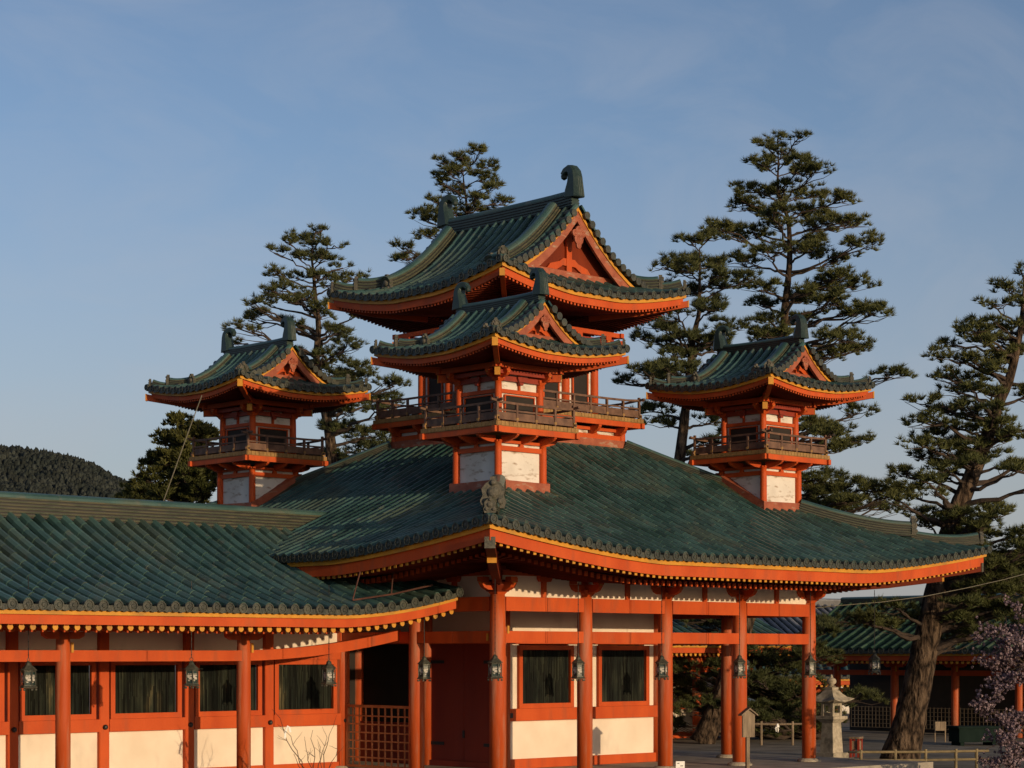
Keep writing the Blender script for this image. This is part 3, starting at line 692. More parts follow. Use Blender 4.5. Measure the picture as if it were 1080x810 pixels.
for si, (o_, ex, en) in enumerate(CS):
    for b in range(2):
        o2 = (o_[0]+ex[0]*BAY*b, o_[1]+ex[1]*BAY*b); fr = frame(o2, ex, en)
        mb = MB(); mb.box(.1, BAY-.1, -.06, .0, 2.86, 4.25, fr=fr); mb.build('plaster_panel', M['plaster'], pav)
        mb = MB(); mb.box(.1, BAY-.1, -.08, .09, 2.62, 2.855, fr=fr); mb.build('wall_beam', M['red'], pav)
        if si == 3 and b == 1:                                   # double doors facing the corridor
            mb = MB(); mb.box(.12, BAY/2-.006, -.03, .03, .12, 2.62, fr=fr); mb.box(BAY/2+.006, BAY-.12, -.03, .03, .12, 2.62, fr=fr)
            mb.box(.1, BAY-.1, -.07, .08, .0, .118, fr=fr)
            dr = mb.build('door', M['reddark'], pav)
            mb = MB()
            for z in (.45, 2.2):
                for a in (.14, BAY-.14-.42): mb = MB(); mb.box(a, a+.42, .031, .045, z, z+.07, fr=fr); mb.build('hinge_strap', M['iron_and_shade'], dr)
            mb = MB(); mb.box(BAY/2-.03, BAY/2+.03, .031, .05, .62, .78, fr=fr); mb.build('latch', M['iron_and_shade'], dr)
            mb = MB(); mb.box(BAY-.26, BAY-.12, .082, .1, .02, .11, fr=fr); mb.build('fitting', M['yellow'], dr)
            continue
        if si == 3 and b == 0:
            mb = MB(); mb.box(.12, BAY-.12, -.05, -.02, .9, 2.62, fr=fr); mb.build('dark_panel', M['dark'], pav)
            mb = MB(); mb.box(.1, BAY-.1, -.08, .06, .0, .9, fr=fr); mb.build('wall_rail', M['reddark'], pav)
            continue
        for bx in ((.1, .45, -.06, -.01, 1.26, 2.62), (BAY-.45, BAY-.1, -.06, -.01, 1.26, 2.62), (.1, BAY-.1, -.06, -.01, .2, 1.0)):
            mb = MB(); mb.box(*bx, fr=fr); mb.build('plaster_panel', M['plaster'], pav)
        mb = MB(); mb.box(.1, BAY-.1, -.07, .10, 1.0, 1.257, fr=fr, bev=.006); mb.build('wall_rail', M['red'], pav)
        mb = MB(); mb.box(.1, BAY-.1, -.07, .06, .0, .2, fr=fr, bev=.006); mb.build('wall_rail', M['red'], pav)
        window(pav, fr, .50, BAY-.46, 1.36, 2.49, .0, .10)
        if b == 0:
            mb = MB(); mb.box(.06, .16, .101, .13, 1.07, 1.17, fr=fr); mb.build('fitting', M['iron_and_shade'], pav)
mb = MB(); mb.box(.12, BAY-.12, 3*BAY-.05, 3*BAY+.05, 0, 3.3); mb.build('dark_panel', M['dark'], pav)  # added dark panel blocking the sky, stands for shade behind the gate
# ------------------------------------------------------------------ corner turrets and the central tower
def moulding(parent, x0, x1, y0, y1, h, wd, m='redold', under=True):
    """base skirting that follows the slope of the main roof around a turret"""
    mb = MB(); mg = MB()
    for mbx, off, zb, zt in ((mb, wd, .09, .09+h), (mg, wd+.12, -.12, .10)):
        X0, X1, Y0, Y1 = x0-off, x1+off, y0-off, y1+off; loop = []
        N = 6
        for a, b in (((X0, Y0), (X1, Y0)), ((X1, Y0), (X1, Y1)), ((X1, Y1), (X0, Y1)), ((X0, Y1), (X0, Y0))):
            for i in range(N): loop.append((a[0]+(b[0]-a[0])*i/N, a[1]+(b[1]-a[1])*i/N))
        vs = []
        cx, cy = (X0+X1)/2, (Y0+Y1)/2
        for (x, y) in loop:
            zr = main_z(x, y); k = 1-.17/max(abs(x-cx), abs(y-cy), .2)
            xi, yi = cx+(x-cx)*k, cy+(y-cy)*k
            vs += [(x, y, zr+zb-.25), (x, y, zr+zt), (xi, yi, zr+zt+.012)]
        n = len(loop)
        fs = []
        for i in range(n):
            j = (i+1) % n
            for k in range(2): fs.append((3*i+k, 3*j+k, 3*j+k+1, 3*i+k+1))
        mbx.add(vs, fs)
    o = mb.build('base_skirting', M[m], parent)
    mg.build('base_flashing', M['ridge'], parent)
    return o
def tower(name, parent, cx, cy, P, nb=1, label=None):
    h, hb = P['h'], P['hb']; s = P['s']
    zb0, zb1 = P['zb0'], P['zb1']; zf = P['zf']; zt = P['zt']
    # base storey: plaster core is the part itself
    mb = MB(); q = hb-.03
    mb.box(cx-q, cx+q, cy-q, cy+q, zb0, zb1); q = h-.03; mb.box(cx-q, cx+q, cy-q, cy+q, zf, zt+.22)
    root = mb.build(name, M['plasterold'], parent, label=label)
    for hh, z0, z1 in ((hb, zb0, zb1+.02), (h, zf, zt)):
        for k in range(4):
            ex, ey = ((-1, -1), (1, -1), (1, 1), (-1, 1))[k]
            column(root, cx+ex*hh, cy+ey*hh, z0, z1, P['r'], 'red', n=12)
        if nb > 1 and hh == h:
            for q in range(1, nb):
                e = -hh + 2*hh*q/nb
                for (x, y) in ((e, -hh), (hh, e), (e, hh), (-hh, e)): column(root, cx+x, cy+y, z0, z1, P['r'], 'red', n=12)
    mb = MB(); mu = MB(); fri = None
    for (o_, ex, en) in (((cx-hb, cy-hb), (1, 0), (0, -1)), ((cx+hb, cy-hb), (0, 1), (1, 0)), ((cx+hb, cy+hb), (-1, 0), (0, 1)), ((cx-hb, cy+hb), (0, -1), (-1, 0))):
        fr = frame(o_, ex, en); L_ = 2*hb
        mb.box(0, L_, -.03, .045*s, zb1-.24*s, zb1-.09*s, fr=fr); mb.box(0, L_, -.03, .06*s, zb1+.0, zb1+.09*s, fr=fr)
        mb.box(.05, .12*s, -.03, .02*s, zb0, zb1-.24*s, fr=fr); mb.box(L_-.12*s, L_-.05, -.03, .02*s, zb0, zb1-.24*s, fr=fr)
        for q in ([.5] if nb == 1 else [.25, .5, .75]):
            mb.prism([(-.10*s, 0), (.10*s, 0), (.05*s, .10*s), (-.05*s, .10*s)], -.0, .06*s, lambda a, b, hh_: fr(L_*q+a, hh_, zb1-.09*s+b))
        # arms carrying the balcony
        for q in ([.08, .5, .92] if nb == 1 else [.05, .28, .5, .72, .95]):
            ov = P['bal']-hb
            mb.prism([(0, -.13*s), (ov*.45, -.10*s), (ov*.8, -.01), (ov*.93, .055*s), (ov*.93, .09*s), (0, .09*s)], -.05*s, .05*s, lambda a, b, hh_: fr(L_*q+hh_, a, zf-.205-.085*s+b))
    mb.build('base_frame', M['red'], root)
    for (o_, ex, en) in (((cx-h, cy-h), (1, 0), (0, -1)), ((cx+h, cy-h), (0, 1), (1, 0)), ((cx+h, cy+h), (-1, 0), (0, 1)), ((cx-h, cy+h), (0, -1), (-1, 0))):
        fr = frame(o_, ex, en); L_ = 2*h; bw = L_/nb
        mu = MB()
        mu.box(0, L_, -.03, .05*s, zt-.36*s, zt-.24*s, fr=fr); mu.box(0, L_, -.03, .035*s, zf+.0, zf+.16*s, fr=fr)
        for b in range(nb):
            mu.box(bw*b+bw/2-.035*s, bw*b+bw/2+.035*s, -.03, .03*s, zt-.24*s, zt+.2, fr=fr)
        mu.build('wall_frame', M['red'], root)
        for b in range(nb):
            a0, a1 = bw*b+P['r']+.06*s, bw*(b+1)-P['r']-.06*s
            fw = .04*s; wz0, wz1 = zf+.20*s, zt-.40*s
            mw = MB(); n0 = -.012
            mw.box(a0+.07*s, a1-.07*s, n0, n0+.04, wz1-fw, wz1, fr=fr); mw.box(a0+.07*s, a1-.07*s, n0, n0+.04, wz0, wz0+fw, fr=fr)
            mw.box(a0+.07*s, a0+.07*s+fw, n0+.001, n0+.038, wz0+fw, wz1-fw, fr=fr); mw.box(a1-.07*s-fw, a1-.07*s, n0+.001, n0+.038, wz0+fw, wz1-fw, fr=fr)
            mw.box(a0+.07*s+fw, a1-.07*s-fw, n0-.01, n0+.012, wz0+fw, wz1-fw, 1, fr=fr)
            mw.build('window', [M['red'], M['dark']], root)
    # brackets below the eaves
    mb = MB(); al = []
    for k in range(4):
        ex, ey = ((-1, -1), (1, -1), (1, 1), (-1, 1))[k]
        bracket(root, cx+ex*h, cy+ey*h, zt, P['bs'], [(ex, 0), (0, ey), (-ex, 0), (0, -ey)])
        mb = MB(); c = Vector((cx+ex*h, cy+ey*h, zt+.22*P['bs'])); d = Vector((ex, ey, 0))
        mb.sweep([c, c+d*.48*P['bs']], [(-.05, -.07), (.05, -.07), (.05, .07), (-.05, .07)]); mb.sweep([c+d*.485*P['bs'], c+d*.50*P['bs']], [(-.055, -.075), (.055, -.075), (.055, .075), (-.055, .075)], 1)
        mb.build('bracket', [M['red'], M['yellow']], root)
    if nb > 1:
        for q in range(1, nb):
            e = -h + 2*h*q/nb
            for (x, y, dx, dy) in ((e, -h, 0, -1), (h, e, 1, 0), (e, h, 0, 1), (-h, e, -1, 0)): bracket(root, cx+x, cy+y, zt, P['bs'], [(dx, dy), (dy, dx), (-dy, -dx)])
    for (o_, ex, en) in (((cx-h, cy-h), (1, 0), (0, -1)), ((cx+h, cy-h), (0, 1), (1, 0)), ((cx+h, cy+h), (-1, 0), (0, 1)), ((cx-h, cy+h), (0, -1), (-1, 0))):
        fr = frame(o_, ex, en); mb = MB(); L_ = 2*h; q = P['bs']
        mb.box(-.06*q, L_+.06*q, -.02, .09*q, zt+.02*q, zt+.17*q, fr=fr)
        for a in [L_*k/(2*nb) for k in range(1, 2*nb, 2)]:
            mb.prism([(-.20*q, .10*q), (-.15*q, .0), (.15*q, .0), (.20*q, .10*q), (.20*q, .15*q), (-.20*q, .15*q)], .091*q, .17*q, lambda x, b, hh_: fr(a+x, hh_, zt+.02*q+b))
            mb.prism([(-.06*q, -.10*q), (.06*q, -.10*q), (.10*q, 0), (-.10*q, 0)], .03, .12*q, lambda x, b, hh_: fr(a+x, hh_, zt+.019*q+b))
        mb.box(-.36*q, L_+.36*q, .20*q, .30*q, zt+.20*q, zt+.32*q, fr=fr)
        mb.build('bracket_band', M['reddark'], root)
    mb = MB(); e = h+.42*P['bs']                         # eave purlin ring
    for a, b, c2, d2 in ((-e, e, -e-.05, -e+.05), (-e, e, e-.05, e+.05)):
        mb.box(cx+a-.1, cx+b+.1, cy+c2, cy+d2, zt+.36*P['bs'], zt+.36*P['bs']+.10); mb.box(cx+c2, cx+d2, cy+a-.1, cy+b+.1, zt+.362*P['bs'], zt+.36*P['bs']+.098)
    mb.build('eave_purlin', M['red'], root)
    # balcony
    B = P['bal']; mb = MB()
    mb.box(cx-B, cx+B, cy-B, cy+B, zf-.085, zf, 0)
    for e in spread(B, .105, .05):                         # board ends showing round the edge
        for (x, y, w_, d_) in ((e, -B, .048, .012), (e, B, .048, .012), (-B, e, .012, .048), (B, e, .012, .048)):
            mb.box(cx+x-w_, cx+x+w_, cy+y-d_, cy+y+d_, zf-.075, zf+.008, 0)
    mb.build('balcony_floor', M['ochre2'], root)
    mb = MB(); q = B-.05
    for sgn in (-1, 1):
        mb.box(cx-q-.10, cx+q+.10, cy+sgn*q-.045, cy+sgn*q+.045, zf-.20, zf-.087); mb.box(cx+sgn*q-.045, cx+sgn*q+.045, cy-q-.10, cy+q+.10, zf-.198, zf-.088)
    mb.build('balcony_beam', M['red'], root)
    mb = MB(); q = B-.07; rh = P['rh']
    for sgn in (-1, 1):
        for zz, th, ex_ in ((rh, .022, .16), (rh*.62, .016, .03), (.07, .022, .08)):
            lift_ = .05 if zz == rh else 0
            n = 8
            for ax in (0, 1):
                pts = []
                for i in range(n+1):
                    e = (q+ex_)*(2*i/n-1); z = zf+zz + lift_*abs(2*i/n-1)**6 + .001*ax
                    pts.append((cx+e, cy+sgn*q, z) if ax == 0 else (cx+sgn*q, cy+e, z))
                mb.sweep(pts, [(-th, -th), (th, -th), (th, th), (-th, th)])
        npost = P['np']
        for i in range(npost+1):
            e = -q + 2*q*i/npost; w_ = .024
            top = zf + (rh if i not in (0, npost) else rh+.10)
            mb.box(cx+e-w_, cx+e+w_, cy+sgn*q-w_, cy+sgn*q+w_, zf, top); 
            if 0 < i < npost: mb.box(cx+sgn*q-w_, cx+sgn*q+w_, cy+e-w_, cy+e+w_, zf, top)
        # boards closing the lower half
        mb.box(cx-q, cx+q, cy+sgn*q-.006, cy+sgn*q+.006, zf+.09, zf+rh*.52); mb.box(cx+sgn*q-.006, cx+sgn*q+.006, cy-q, cy+q, zf+.091, zf+rh*.521)
    for sx in (-1, 1):
        for sy in (-1, 1): mb.box(cx+sx*(q+.01)-.036, cx+sx*(q+.01)+.036, cy+sy*(q+.01)-.036, cy+sy*(q+.01)+.036, zf+.02, zf+.12, 1)
    for i in range(1, P['np']):
        e = -q + 2*q*i/P['np']
        for sgn in (-1, 1):
            mb.box(cx+e-.03, cx+e+.03, cy+sgn*q-.03, cy+sgn*q+.03, zf+.05, zf+.10, 1); mb.box(cx+sgn*q-.03, cx+sgn*q+.03, cy+e-.03, cy+e+.03, zf+.05, zf+.10, 1)
    mb.build('railing', [M['railwood'], M['ochre2']], root)
    P['roof'](root)
    return root
PT, TW = .17, 1.21
def small_tower(cx, cy, label):
    rf = Roof(cx, cy, 1.81, 1.81, 8.24, .20, .135, .19, 1.5, 1.3, 1.5, 2.6)
    rf.drop = .06
    P = dict(h=.56, hb=.605, s=.62, zb0=5.3, zb1=6.50, zf=6.84, zt=7.70, r=.075, bs=.62, bal=1.10, rh=.37, np=4,
             roof=lambda root: irimoya(root, rf, 1.30, 1.0, .062, .235, .26, .26, .20, .68, hy=.065, hr=.10, raf=(.085, .036, .045), over=1.2))
    o = tower('turret', pav, cx, cy, P, 1, label)
    moulding(o, cx-.605, cx+.605, cy-.605, cy+.605, .17, .10)
    return o
cF = PT + TW/2
t1 = small_tower(cF, cF, 'corner turret nearest the viewer, standing in front of the tall central tower')
def clone_turret(cx, cy, label):
    c = t1.copy(); COL.objects.link(c); c.location = (cx-cF, cy-cF, 0); c['label'] = label
    for ch in list(t1.children):
        if ch.name.startswith(('base_skirting', 'base_flashing')): continue
        k = ch.copy(); COL.objects.link(k); k.parent = c
    n = moulding(None, cx-.605, cx+.605, cy-.605, cy+.605, .17, .10)
    fl = bpy.data.objects[[o.name for o in bpy.data.objects if o.name.startswith('base_flashing')][-1]]
    for o in [o for o in COL.objects if o.name.startswith(('base_skirting', 'base_flashing')) and o.parent is None]:
        o.parent = c; o.location = (-(cx-cF), -(cy-cF), 0)
    return c
cB = W4 - cF
clone_turret(cF, cB, 'turret at the left of the big roof, mostly in shade')
clone_turret(cB, cF, 'turret at the right of the big roof, lit by the low sun')
clone_turret(cB, cB, 'rear turret hidden behind the central tower')
rfC = Roof(CTR, CTR, 2.88, 2.88, 10.19, .30, .0865, .36, 2.3, 2.0, 1.5, 2.4)
rfC.drop = .055
PC = dict(h=1.37, hb=1.80, s=.85, zb0=6.6, zb1=7.36, zf=7.66, zt=9.15, r=.095, bs=.95, bal=2.15, rh=.40, np=8,
          roof=lambda root: irimoya(root, rfC, 2.24, 1.88, .070, .275, .30, .40, .26, .90, hy=.095, hr=.15, raf=(.105, .045, .055), over=1.6))
ct = tower('central_tower', pav, CTR, CTR, PC, 3, 'tallest tower at the centre of the pavilion with the largest gable')
moulding(ct, CTR-1.8, CTR+1.8, CTR-1.8, CTR+1.8, .12, .11)

# platform
plat = MB(); plat.box(-2.0, W4+1.9, -2.0, W4+2.0, -.249, -.004, bev=.0)
o = plat.build('stone_platform', M['paving']); tag(o, 'low grey stone platform under the vermilion pavilion', 'platform')

# ------------------------------------------------------------------ covered corridors (gabled, ridge along local x)
def corridor(root, x0, x1, P):
    """front faces -y; wall on y=0"""
    T = P['T']; ze = P['ze']; k1, k2 = P['k']
    U, Lc = P.get('U', 0), 2.6
    tilem = P.get('tile', M['tile'])
    def zf(x, t):
        l = 0
        if P.get('lift_r'): l = U*max(0, 1-(x1-x)/3.0)**1.8*max(0, 1-max(t, 0)/3.0)
        return ze + k1*t + k2*t*t + l
    xm = (x0+x1)/2
    mb = MB(); sp = P.get('sp', .285)
    for sg in ((-1, 1) if not P.get('front_only') else (-1,)):
        pf = lambda e, t: Vector((xm+e, sg*(T-t), zf(xm+e, t)))
        tile_slope(mb, pf, Vector((1, 0, 0)), Vector((0, sg, 0)), spread((x1-x0)/2, sp, .06), lambda e: T-.04, P.get('r', .086), .34, sp)
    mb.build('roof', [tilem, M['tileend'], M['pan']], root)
    mb = MB(); n = 30; zr = ze+k1*T+k2*T*T-.05
    pts = [Vector((x0+.02+(x1-x0-.04)*i/n, 0, zr)) for i in range(n+1)]
    ridge_sweep(mb, pts, .36, P.get('rh', .32), 6); mb.build('ridge', [M['ridge'], M['tile'], M['iron_and_shade']], root)
    def strip(t0, t1, d0, d1, nm, m_):
        n = 60
        for sg in (-1, 1):
            mb = MB(); vs = []
            for i in range(n+1):
                x = x0+.03 + (x1-x0-.06)*i/n; z = zf(x, 0)
                for t, dz in ((t0, d0), (t0, d1), (t1, d1), (t1, d0)): vs.append((x, sg*(T-t), z+dz))
            mb.add(vs, [(4*i+k, 4*i+(k+1) % 4, 4*i+4+(k+1) % 4, 4*i+4+k) for i in range(n) for k in range(4)] + [(0, 1, 2, 3), (4*n+3, 4*n+2, 4*n+1, 4*n)])
            mb.build(nm, m_, root)
    strip(.06, .13, -.15, -.04, 'eave_edging', M['yellow']); strip(.11, .19, -.31, -.152, 'eave_board', M['red'])
    mb = MB(); mb2 = MB(); nr = int((x1-x0-.2)/.205)
    def rod(mbx, x, sg, ta, tb, da, db, r, tipm):
        z = zf(x, 0); pa = (x, sg*(T-ta), z+da); pb = (x, sg*(T-tb), z+db)
        mbx.tube([pa, pb], r, 8, 0); mbx.tube([(x, sg*(T-ta+.006), z+da), (x, sg*(T-ta-.02), z+da)], r*1.08, 8, tipm)
    for i in range(nr+1):
        x = x0+.1 + (x1-x0-.2)*i/nr
        rod(mb, x, -1, .17, 1.4, -.355, -.05, .05, 1); rod(mb2, x, 1, .17, 1.4, -.355, -.05, .05, 1)
    mb.build('flying_rafters', [M['soffit'], M['yellow']], root); mb2.build('flying_rafters', [M['soffit'], M['yellow']], root)
    mb = MB()
    for i in range(nr+1):
        x = x0+.1 + (x1-x0-.2)*i/nr; z = zf(x, 0)
        for sg in (-1, 1):
            ya, yb = sg*(T-.85), sg*.05; za, zb = z-.33, ze + (k1*T)*.95-.40
            w2 = .05; vs = []
            for y, zz in ((ya, za), (yb, zb)): vs += [(x-w2, y, zz), (x+w2, y, zz), (x+w2, y, zz-.10), (x-w2, y, zz-.10)]
            mb.add(vs, [(0, 1, 5, 4), (1, 2, 6, 5), (2, 3, 7, 6), (3, 0, 4, 7), (0, 3, 2, 1), (4, 5, 6, 7)])
    mb.build('base_rafters', M['red'], root)
    mb = MB(); n = 40; vs = []
    for sg in (-1, 1):
        vs = []
        for i in range(n+1):
            x = x0+.02+(x1-x0-.04)*i/n; z = zf(x, 0)
            vs += [(x, sg*(T-.15), z-.27), (x, sg*T*.45, ze + k1*T*.5 - .22), (x, 0, ze + k1*T + k2*T*T - .24)]
        mb.add(vs, [(3*i+k, 3*i+3+k, 3*i+4+k, 3*i+1+k) for i in range(n) for k in (0, 1)])
    mb.build('soffit', M['soffit'], root)
    # posts, tie beam, wall
    yp = P['yp']; zt = P['zpost']; zb = P['zb']; bz0, bz1 = P['beam']
    for x in P['posts']:
        for sg in (-1, 1):
            column(root, x, sg*yp, zb, zt+.02, P.get('pr', .135), 'redcol')
    for sg in (-1, 1):
        mb = MB(); pts = []
        n = 40; xe = P.get('beam_end', x1-.2)
        for i in range(n+1):
            x = x0+.05 + (xe-x0-.05)*i/n
            l = P.get('bU', 0)*max(0, 1-(xe-x)/4.2)**2.0
            pts.append((x, sg*yp, (bz0+bz1)/2+l))
        hh = (bz1-bz0)/2
        mb.sweep(pts, [(-.085, -hh), (.085, -hh), (.085, hh), (-.085, hh)], tilt=False); mb.build('tie_beam', M['red'], root)
        mb = MB(); pts = [(p[0], p[1], zt+.09 + (p[2]-(bz0+bz1)/2)) for p in pts]
        mb.sweep(pts, [(-.08, -.08), (.08, -.08), (.08, .08), (-.08, .08)], tilt=False); mb.build('eave_purlin', M['red'], root)
    for x in P['posts']:
        for sg in (-1, 1):
            mb = MB(); z = zt-.13
            mb.prism([(-.42, .13), (-.40, .05), (-.30, 0), (.30, 0), (.40, .05), (.42, .13)], -.06, .06, lambda a, b, h: (x+a, sg*yp+h, z+b)); mb.build('bracket', M['red'], root)
            mb = MB(); mb.box(x+P.get('pr', .135)*.75, x+P.get('pr', .135)*.75+.05, sg*yp-.115, sg*yp-.09, bz1-.04, bz1+.14); mb.build('fitting', M['yellow'], root)
            if not P.get('open'):
                mb = MB(); xx = x; mb.box(xx-.06, xx+.06, min(0, sg*yp), max(0, sg*yp), bz0-.02, bz1-.02); mb.build('cross_beam', M['red'], root)
    if P.get('open'): return
    pil = P['pil']
    for x in pil:
        mb = MB(); mb.box(x-.11, x+.11, -.11, .11, zb, zt+.7, bev=.015); mb.build('pilaster', M['red'], root)
        mb = MB(); mb.lathe([(.05, 0), (.05, .02), (.03, .045), (.01, .05)], 12); o = mb.build('stud', M['iron_and_shade'], root); o.location = (x, -.131, 1.02); o.rotation_euler = (R(90), 0, 0)
    fr = lambda a, n_, z: (a, -n_, z)
    for a, b in zip(pil[:-1], pil[1:]):
        mb = MB(); mb.box(a+.1, b-.1, -.05, .02, .16, .93, fr=fr); mb.build('plaster_panel', M['plaster'], root)
        mb = MB(); mb.box(a+.1, b-.1, -.05, .02, 2.44, zt+.75, fr=fr); mb.build('plaster_panel', M['plaster'], root)
        mb = MB(); mb.box(a+.1, b-.1, -.06, .13, .93, 1.168, fr=fr, bev=.005); mb.build('wall_rail', M['red'], root)
        mb = MB(); mb.box(a+.1, b-.1, -.06, .07, zb, .16, fr=fr); mb.build('wall_rail', M['red'], root)
        mb = MB(); mb.box(a+.1, b-.1, -.06, .10, 2.29, 2.44, fr=fr); mb.build('wall_rail', M['red'], root)
        window(root, fr, a+.26, b-.26, 1.27, 2.19, .0, .10)
cor = thing('corridor', 'covered corridor with long green tiled roof running left from the pavilion', 'corridor', (0, 2*BAY, 0))
P1 = dict(T=4.185, ze=3.20, k=(.27, .0353), U=.40, lift_r=True, yp=1.87, zpost=2.80, zb=-.05, beam=(2.27, 2.47), bU=.42, beam_end=-.05,
          posts=[-3.88-3.91*i for i in range(4)], pil=[-.02-1.935*i for i in range(9)][::-1], rh=.48)
corridor(cor, -17.0, -.42, P1)
# thin rusty brace lying above the corridor eave
mb = MB()
a0 = at(372, 633, 38.1); a1 = at(456, 617, 39.1)
mb.tube([a0, a0.lerp(a1, .5)+Vector((0, 0, -.03)), a1], .018, 6)
mb.tube([a0, at(380, 603, 38.3)], .014, 6); mb.tube([a0.lerp(a1, .48)+Vector((0, 0, -.02)), at(415, 600, 38.7)], .014, 6)
o = mb.build('eave_brace', M['rust']); tag(o, 'thin rusty brace above the upturned end of the corridor eave', 'brace')

# lattice gate between two columns
mb = MB(); fr = frame((0, BAY), (0, 1), (-1, 0))
for z in (.06, 1.30): mb.box(.16, BAY-.16, -.03, .03, z, z+.055, fr=fr)
for a in (.16, BAY-.22): mb.box(a, a+.06, -.029, .029, .0, 1.36, fr=fr)
for i in range(1, 10): mb.box(.16+(BAY-.32)*i/10-.014, .16+(BAY-.32)*i/10+.014, -.014, .012, .1, 1.31, fr=fr)
for i in range(1, 7): mb.box(.2, BAY-.2, -.01, .018, .1+1.2*i/7-.014, .1+1.2*i/7+.014, fr=fr)
o = mb.build('lattice_gate', M['gate']); tag(o, 'low square lattice gate closing the gap between corridor and pavilion', 'gate')

# side corridor far right, its front to the left
sc_ = thing('corridor', 'low vermilion corridor with striped green roof behind the big right hand pine', 'corridor', (31.0, 11.0, -.25), R(-90))
corridor(sc_, -4.5, 10.5, dict(T=3.3, ze=2.75, k=(.40, .03), yp=1.5, zpost=2.35, zb=0.0, beam=(1.95, 2.12), posts=[-3.6+2.4*i for i in range(6)], open=True, sp=.40, r=.10, rh=.3, tile=M['tile2']))
mb = MB(); mb.box(-4.2, 10.2, .0, .1, .0, 2.9); mb.build('back_wall', M['dark'], sc_)
mb = MB()
for i in range(95): mb.box(-4.1+.15*i, -4.1+.15*i+.022, -.07, -.05, .12, .85)
for i in range(6): mb.box(-4.1, 10.1, -.072, -.048, .12+.14*i, .142+.14*i)
mb.build('lattice', M['wood'], sc_)
# far corridor behind, seen through the open bays
fc = thing('corridor', 'far plastered corridor glimpsed between the open columns of the pavilion', 'corridor', (at(744, 0, 66).x-4.2, at(744, 0, 66).y, -.25), 0)
corridor(fc, -5, 5, dict(T=3.0, ze=3.0, k=(.40, .03), yp=1.4, zpost=2.55, zb=0.0, beam=(2.1, 2.3), posts=[-4.4+2.2*i for i in range(5)], open=True, sp=.4, r=.10, rh=.3))
mb = MB(); mb.box(-4.8, 4.8, .0, .1, .0, 3.2); mb.build('plaster_wall', M['plaster'], fc)
mb = MB()
for i in range(5): mb.box(-4.8+2.35*i, -4.6+2.35*i, -.05, -.001, .0, 3.0)
mb.box(-4.8, 4.8, -.06, -.002, .9, 1.1); mb.box(-4.8, 4.8, -.059, -.0021, .0, .2); mb.build('wall_rail', M['red'], fc)
# lower teal roof
lc = thing('corridor', 'small low roofed passage with teal tiles under the far eaves', 'passage', at(905, 700, 84).xy.to_3d() + Vector((0, 0, -.25)), R(-43))
corridor(lc, -5.5, 5.5, dict(T=2.6, ze=1.75, k=(.40, .03), yp=1.3, zpost=1.35, zb=0.0, beam=(1.1, 1.25), posts=[-5+2.5*i for i in range(5)], open=True, sp=.33, r=.085, rh=.25))
# grey roof and rust gable in the far right distance
def far_house(name, label, px, py, d, wid, dep, hw, hr, tilem, wallm, rz):
    p = at(px, py, d); o = thing(name, label, 'house', (p.x, p.y, -.25), rz)
    mb = MB(); mb.box(-wid/2, wid/2, -dep/2, dep/2, 0, hw); mb.prism([(-dep/2, hw), (dep/2, hw), (0, hw+hr*.97)], -wid/2+.01, wid/2-.01, lambda a, b, h: (h, a, b)); mb.build('wall', wallm, o)
    mb = MB(); L_ = math.hypot(dep/2+.6, hr*(1+1.2/dep))
    for sg in (-1, 1):
        pf = lambda e, t: Vector((e, sg*(dep/2+.6-t), hw - .6*hr/(dep/2) + t*hr/(dep/2) + .03))
        tile_slope(mb, pf, Vector((1, 0, 0)), Vector((0, sg, 0)), spread(wid/2+.5, .42, .05), lambda e: dep/2+.58, .10, .5, .42)
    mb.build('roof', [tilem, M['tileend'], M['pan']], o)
    mb = MB(); ridge_sweep(mb, [(-wid/2-.5, 0, hw+hr), (wid/2+.5, 0, hw+hr)], .35, .35); mb.build('ridge', [tilem, tilem, M['iron_and_shade']], o)
    mb = MB()
    for i in range(3): mb.box(-wid/2+.8+i*wid/3, -wid/2+2.0+i*wid/3, -dep/2-.03, -dep/2+.05, .9, 2.2)
    mb.build('window', M['dark'], o)
    return o
far_house('house', 'grey tiled roof just past the right corner column', 868, 650, 96, 9, 7, 3.0, 1.9, M['greytile'], M['plasterold'], R(-15))
far_house('house', 'rust coloured gable far off beyond the upturned roof tip', 1060, 580, 82, 3.2, 2.6, 5.3, 1.15, M['rust'], M['soffit'], R(80))

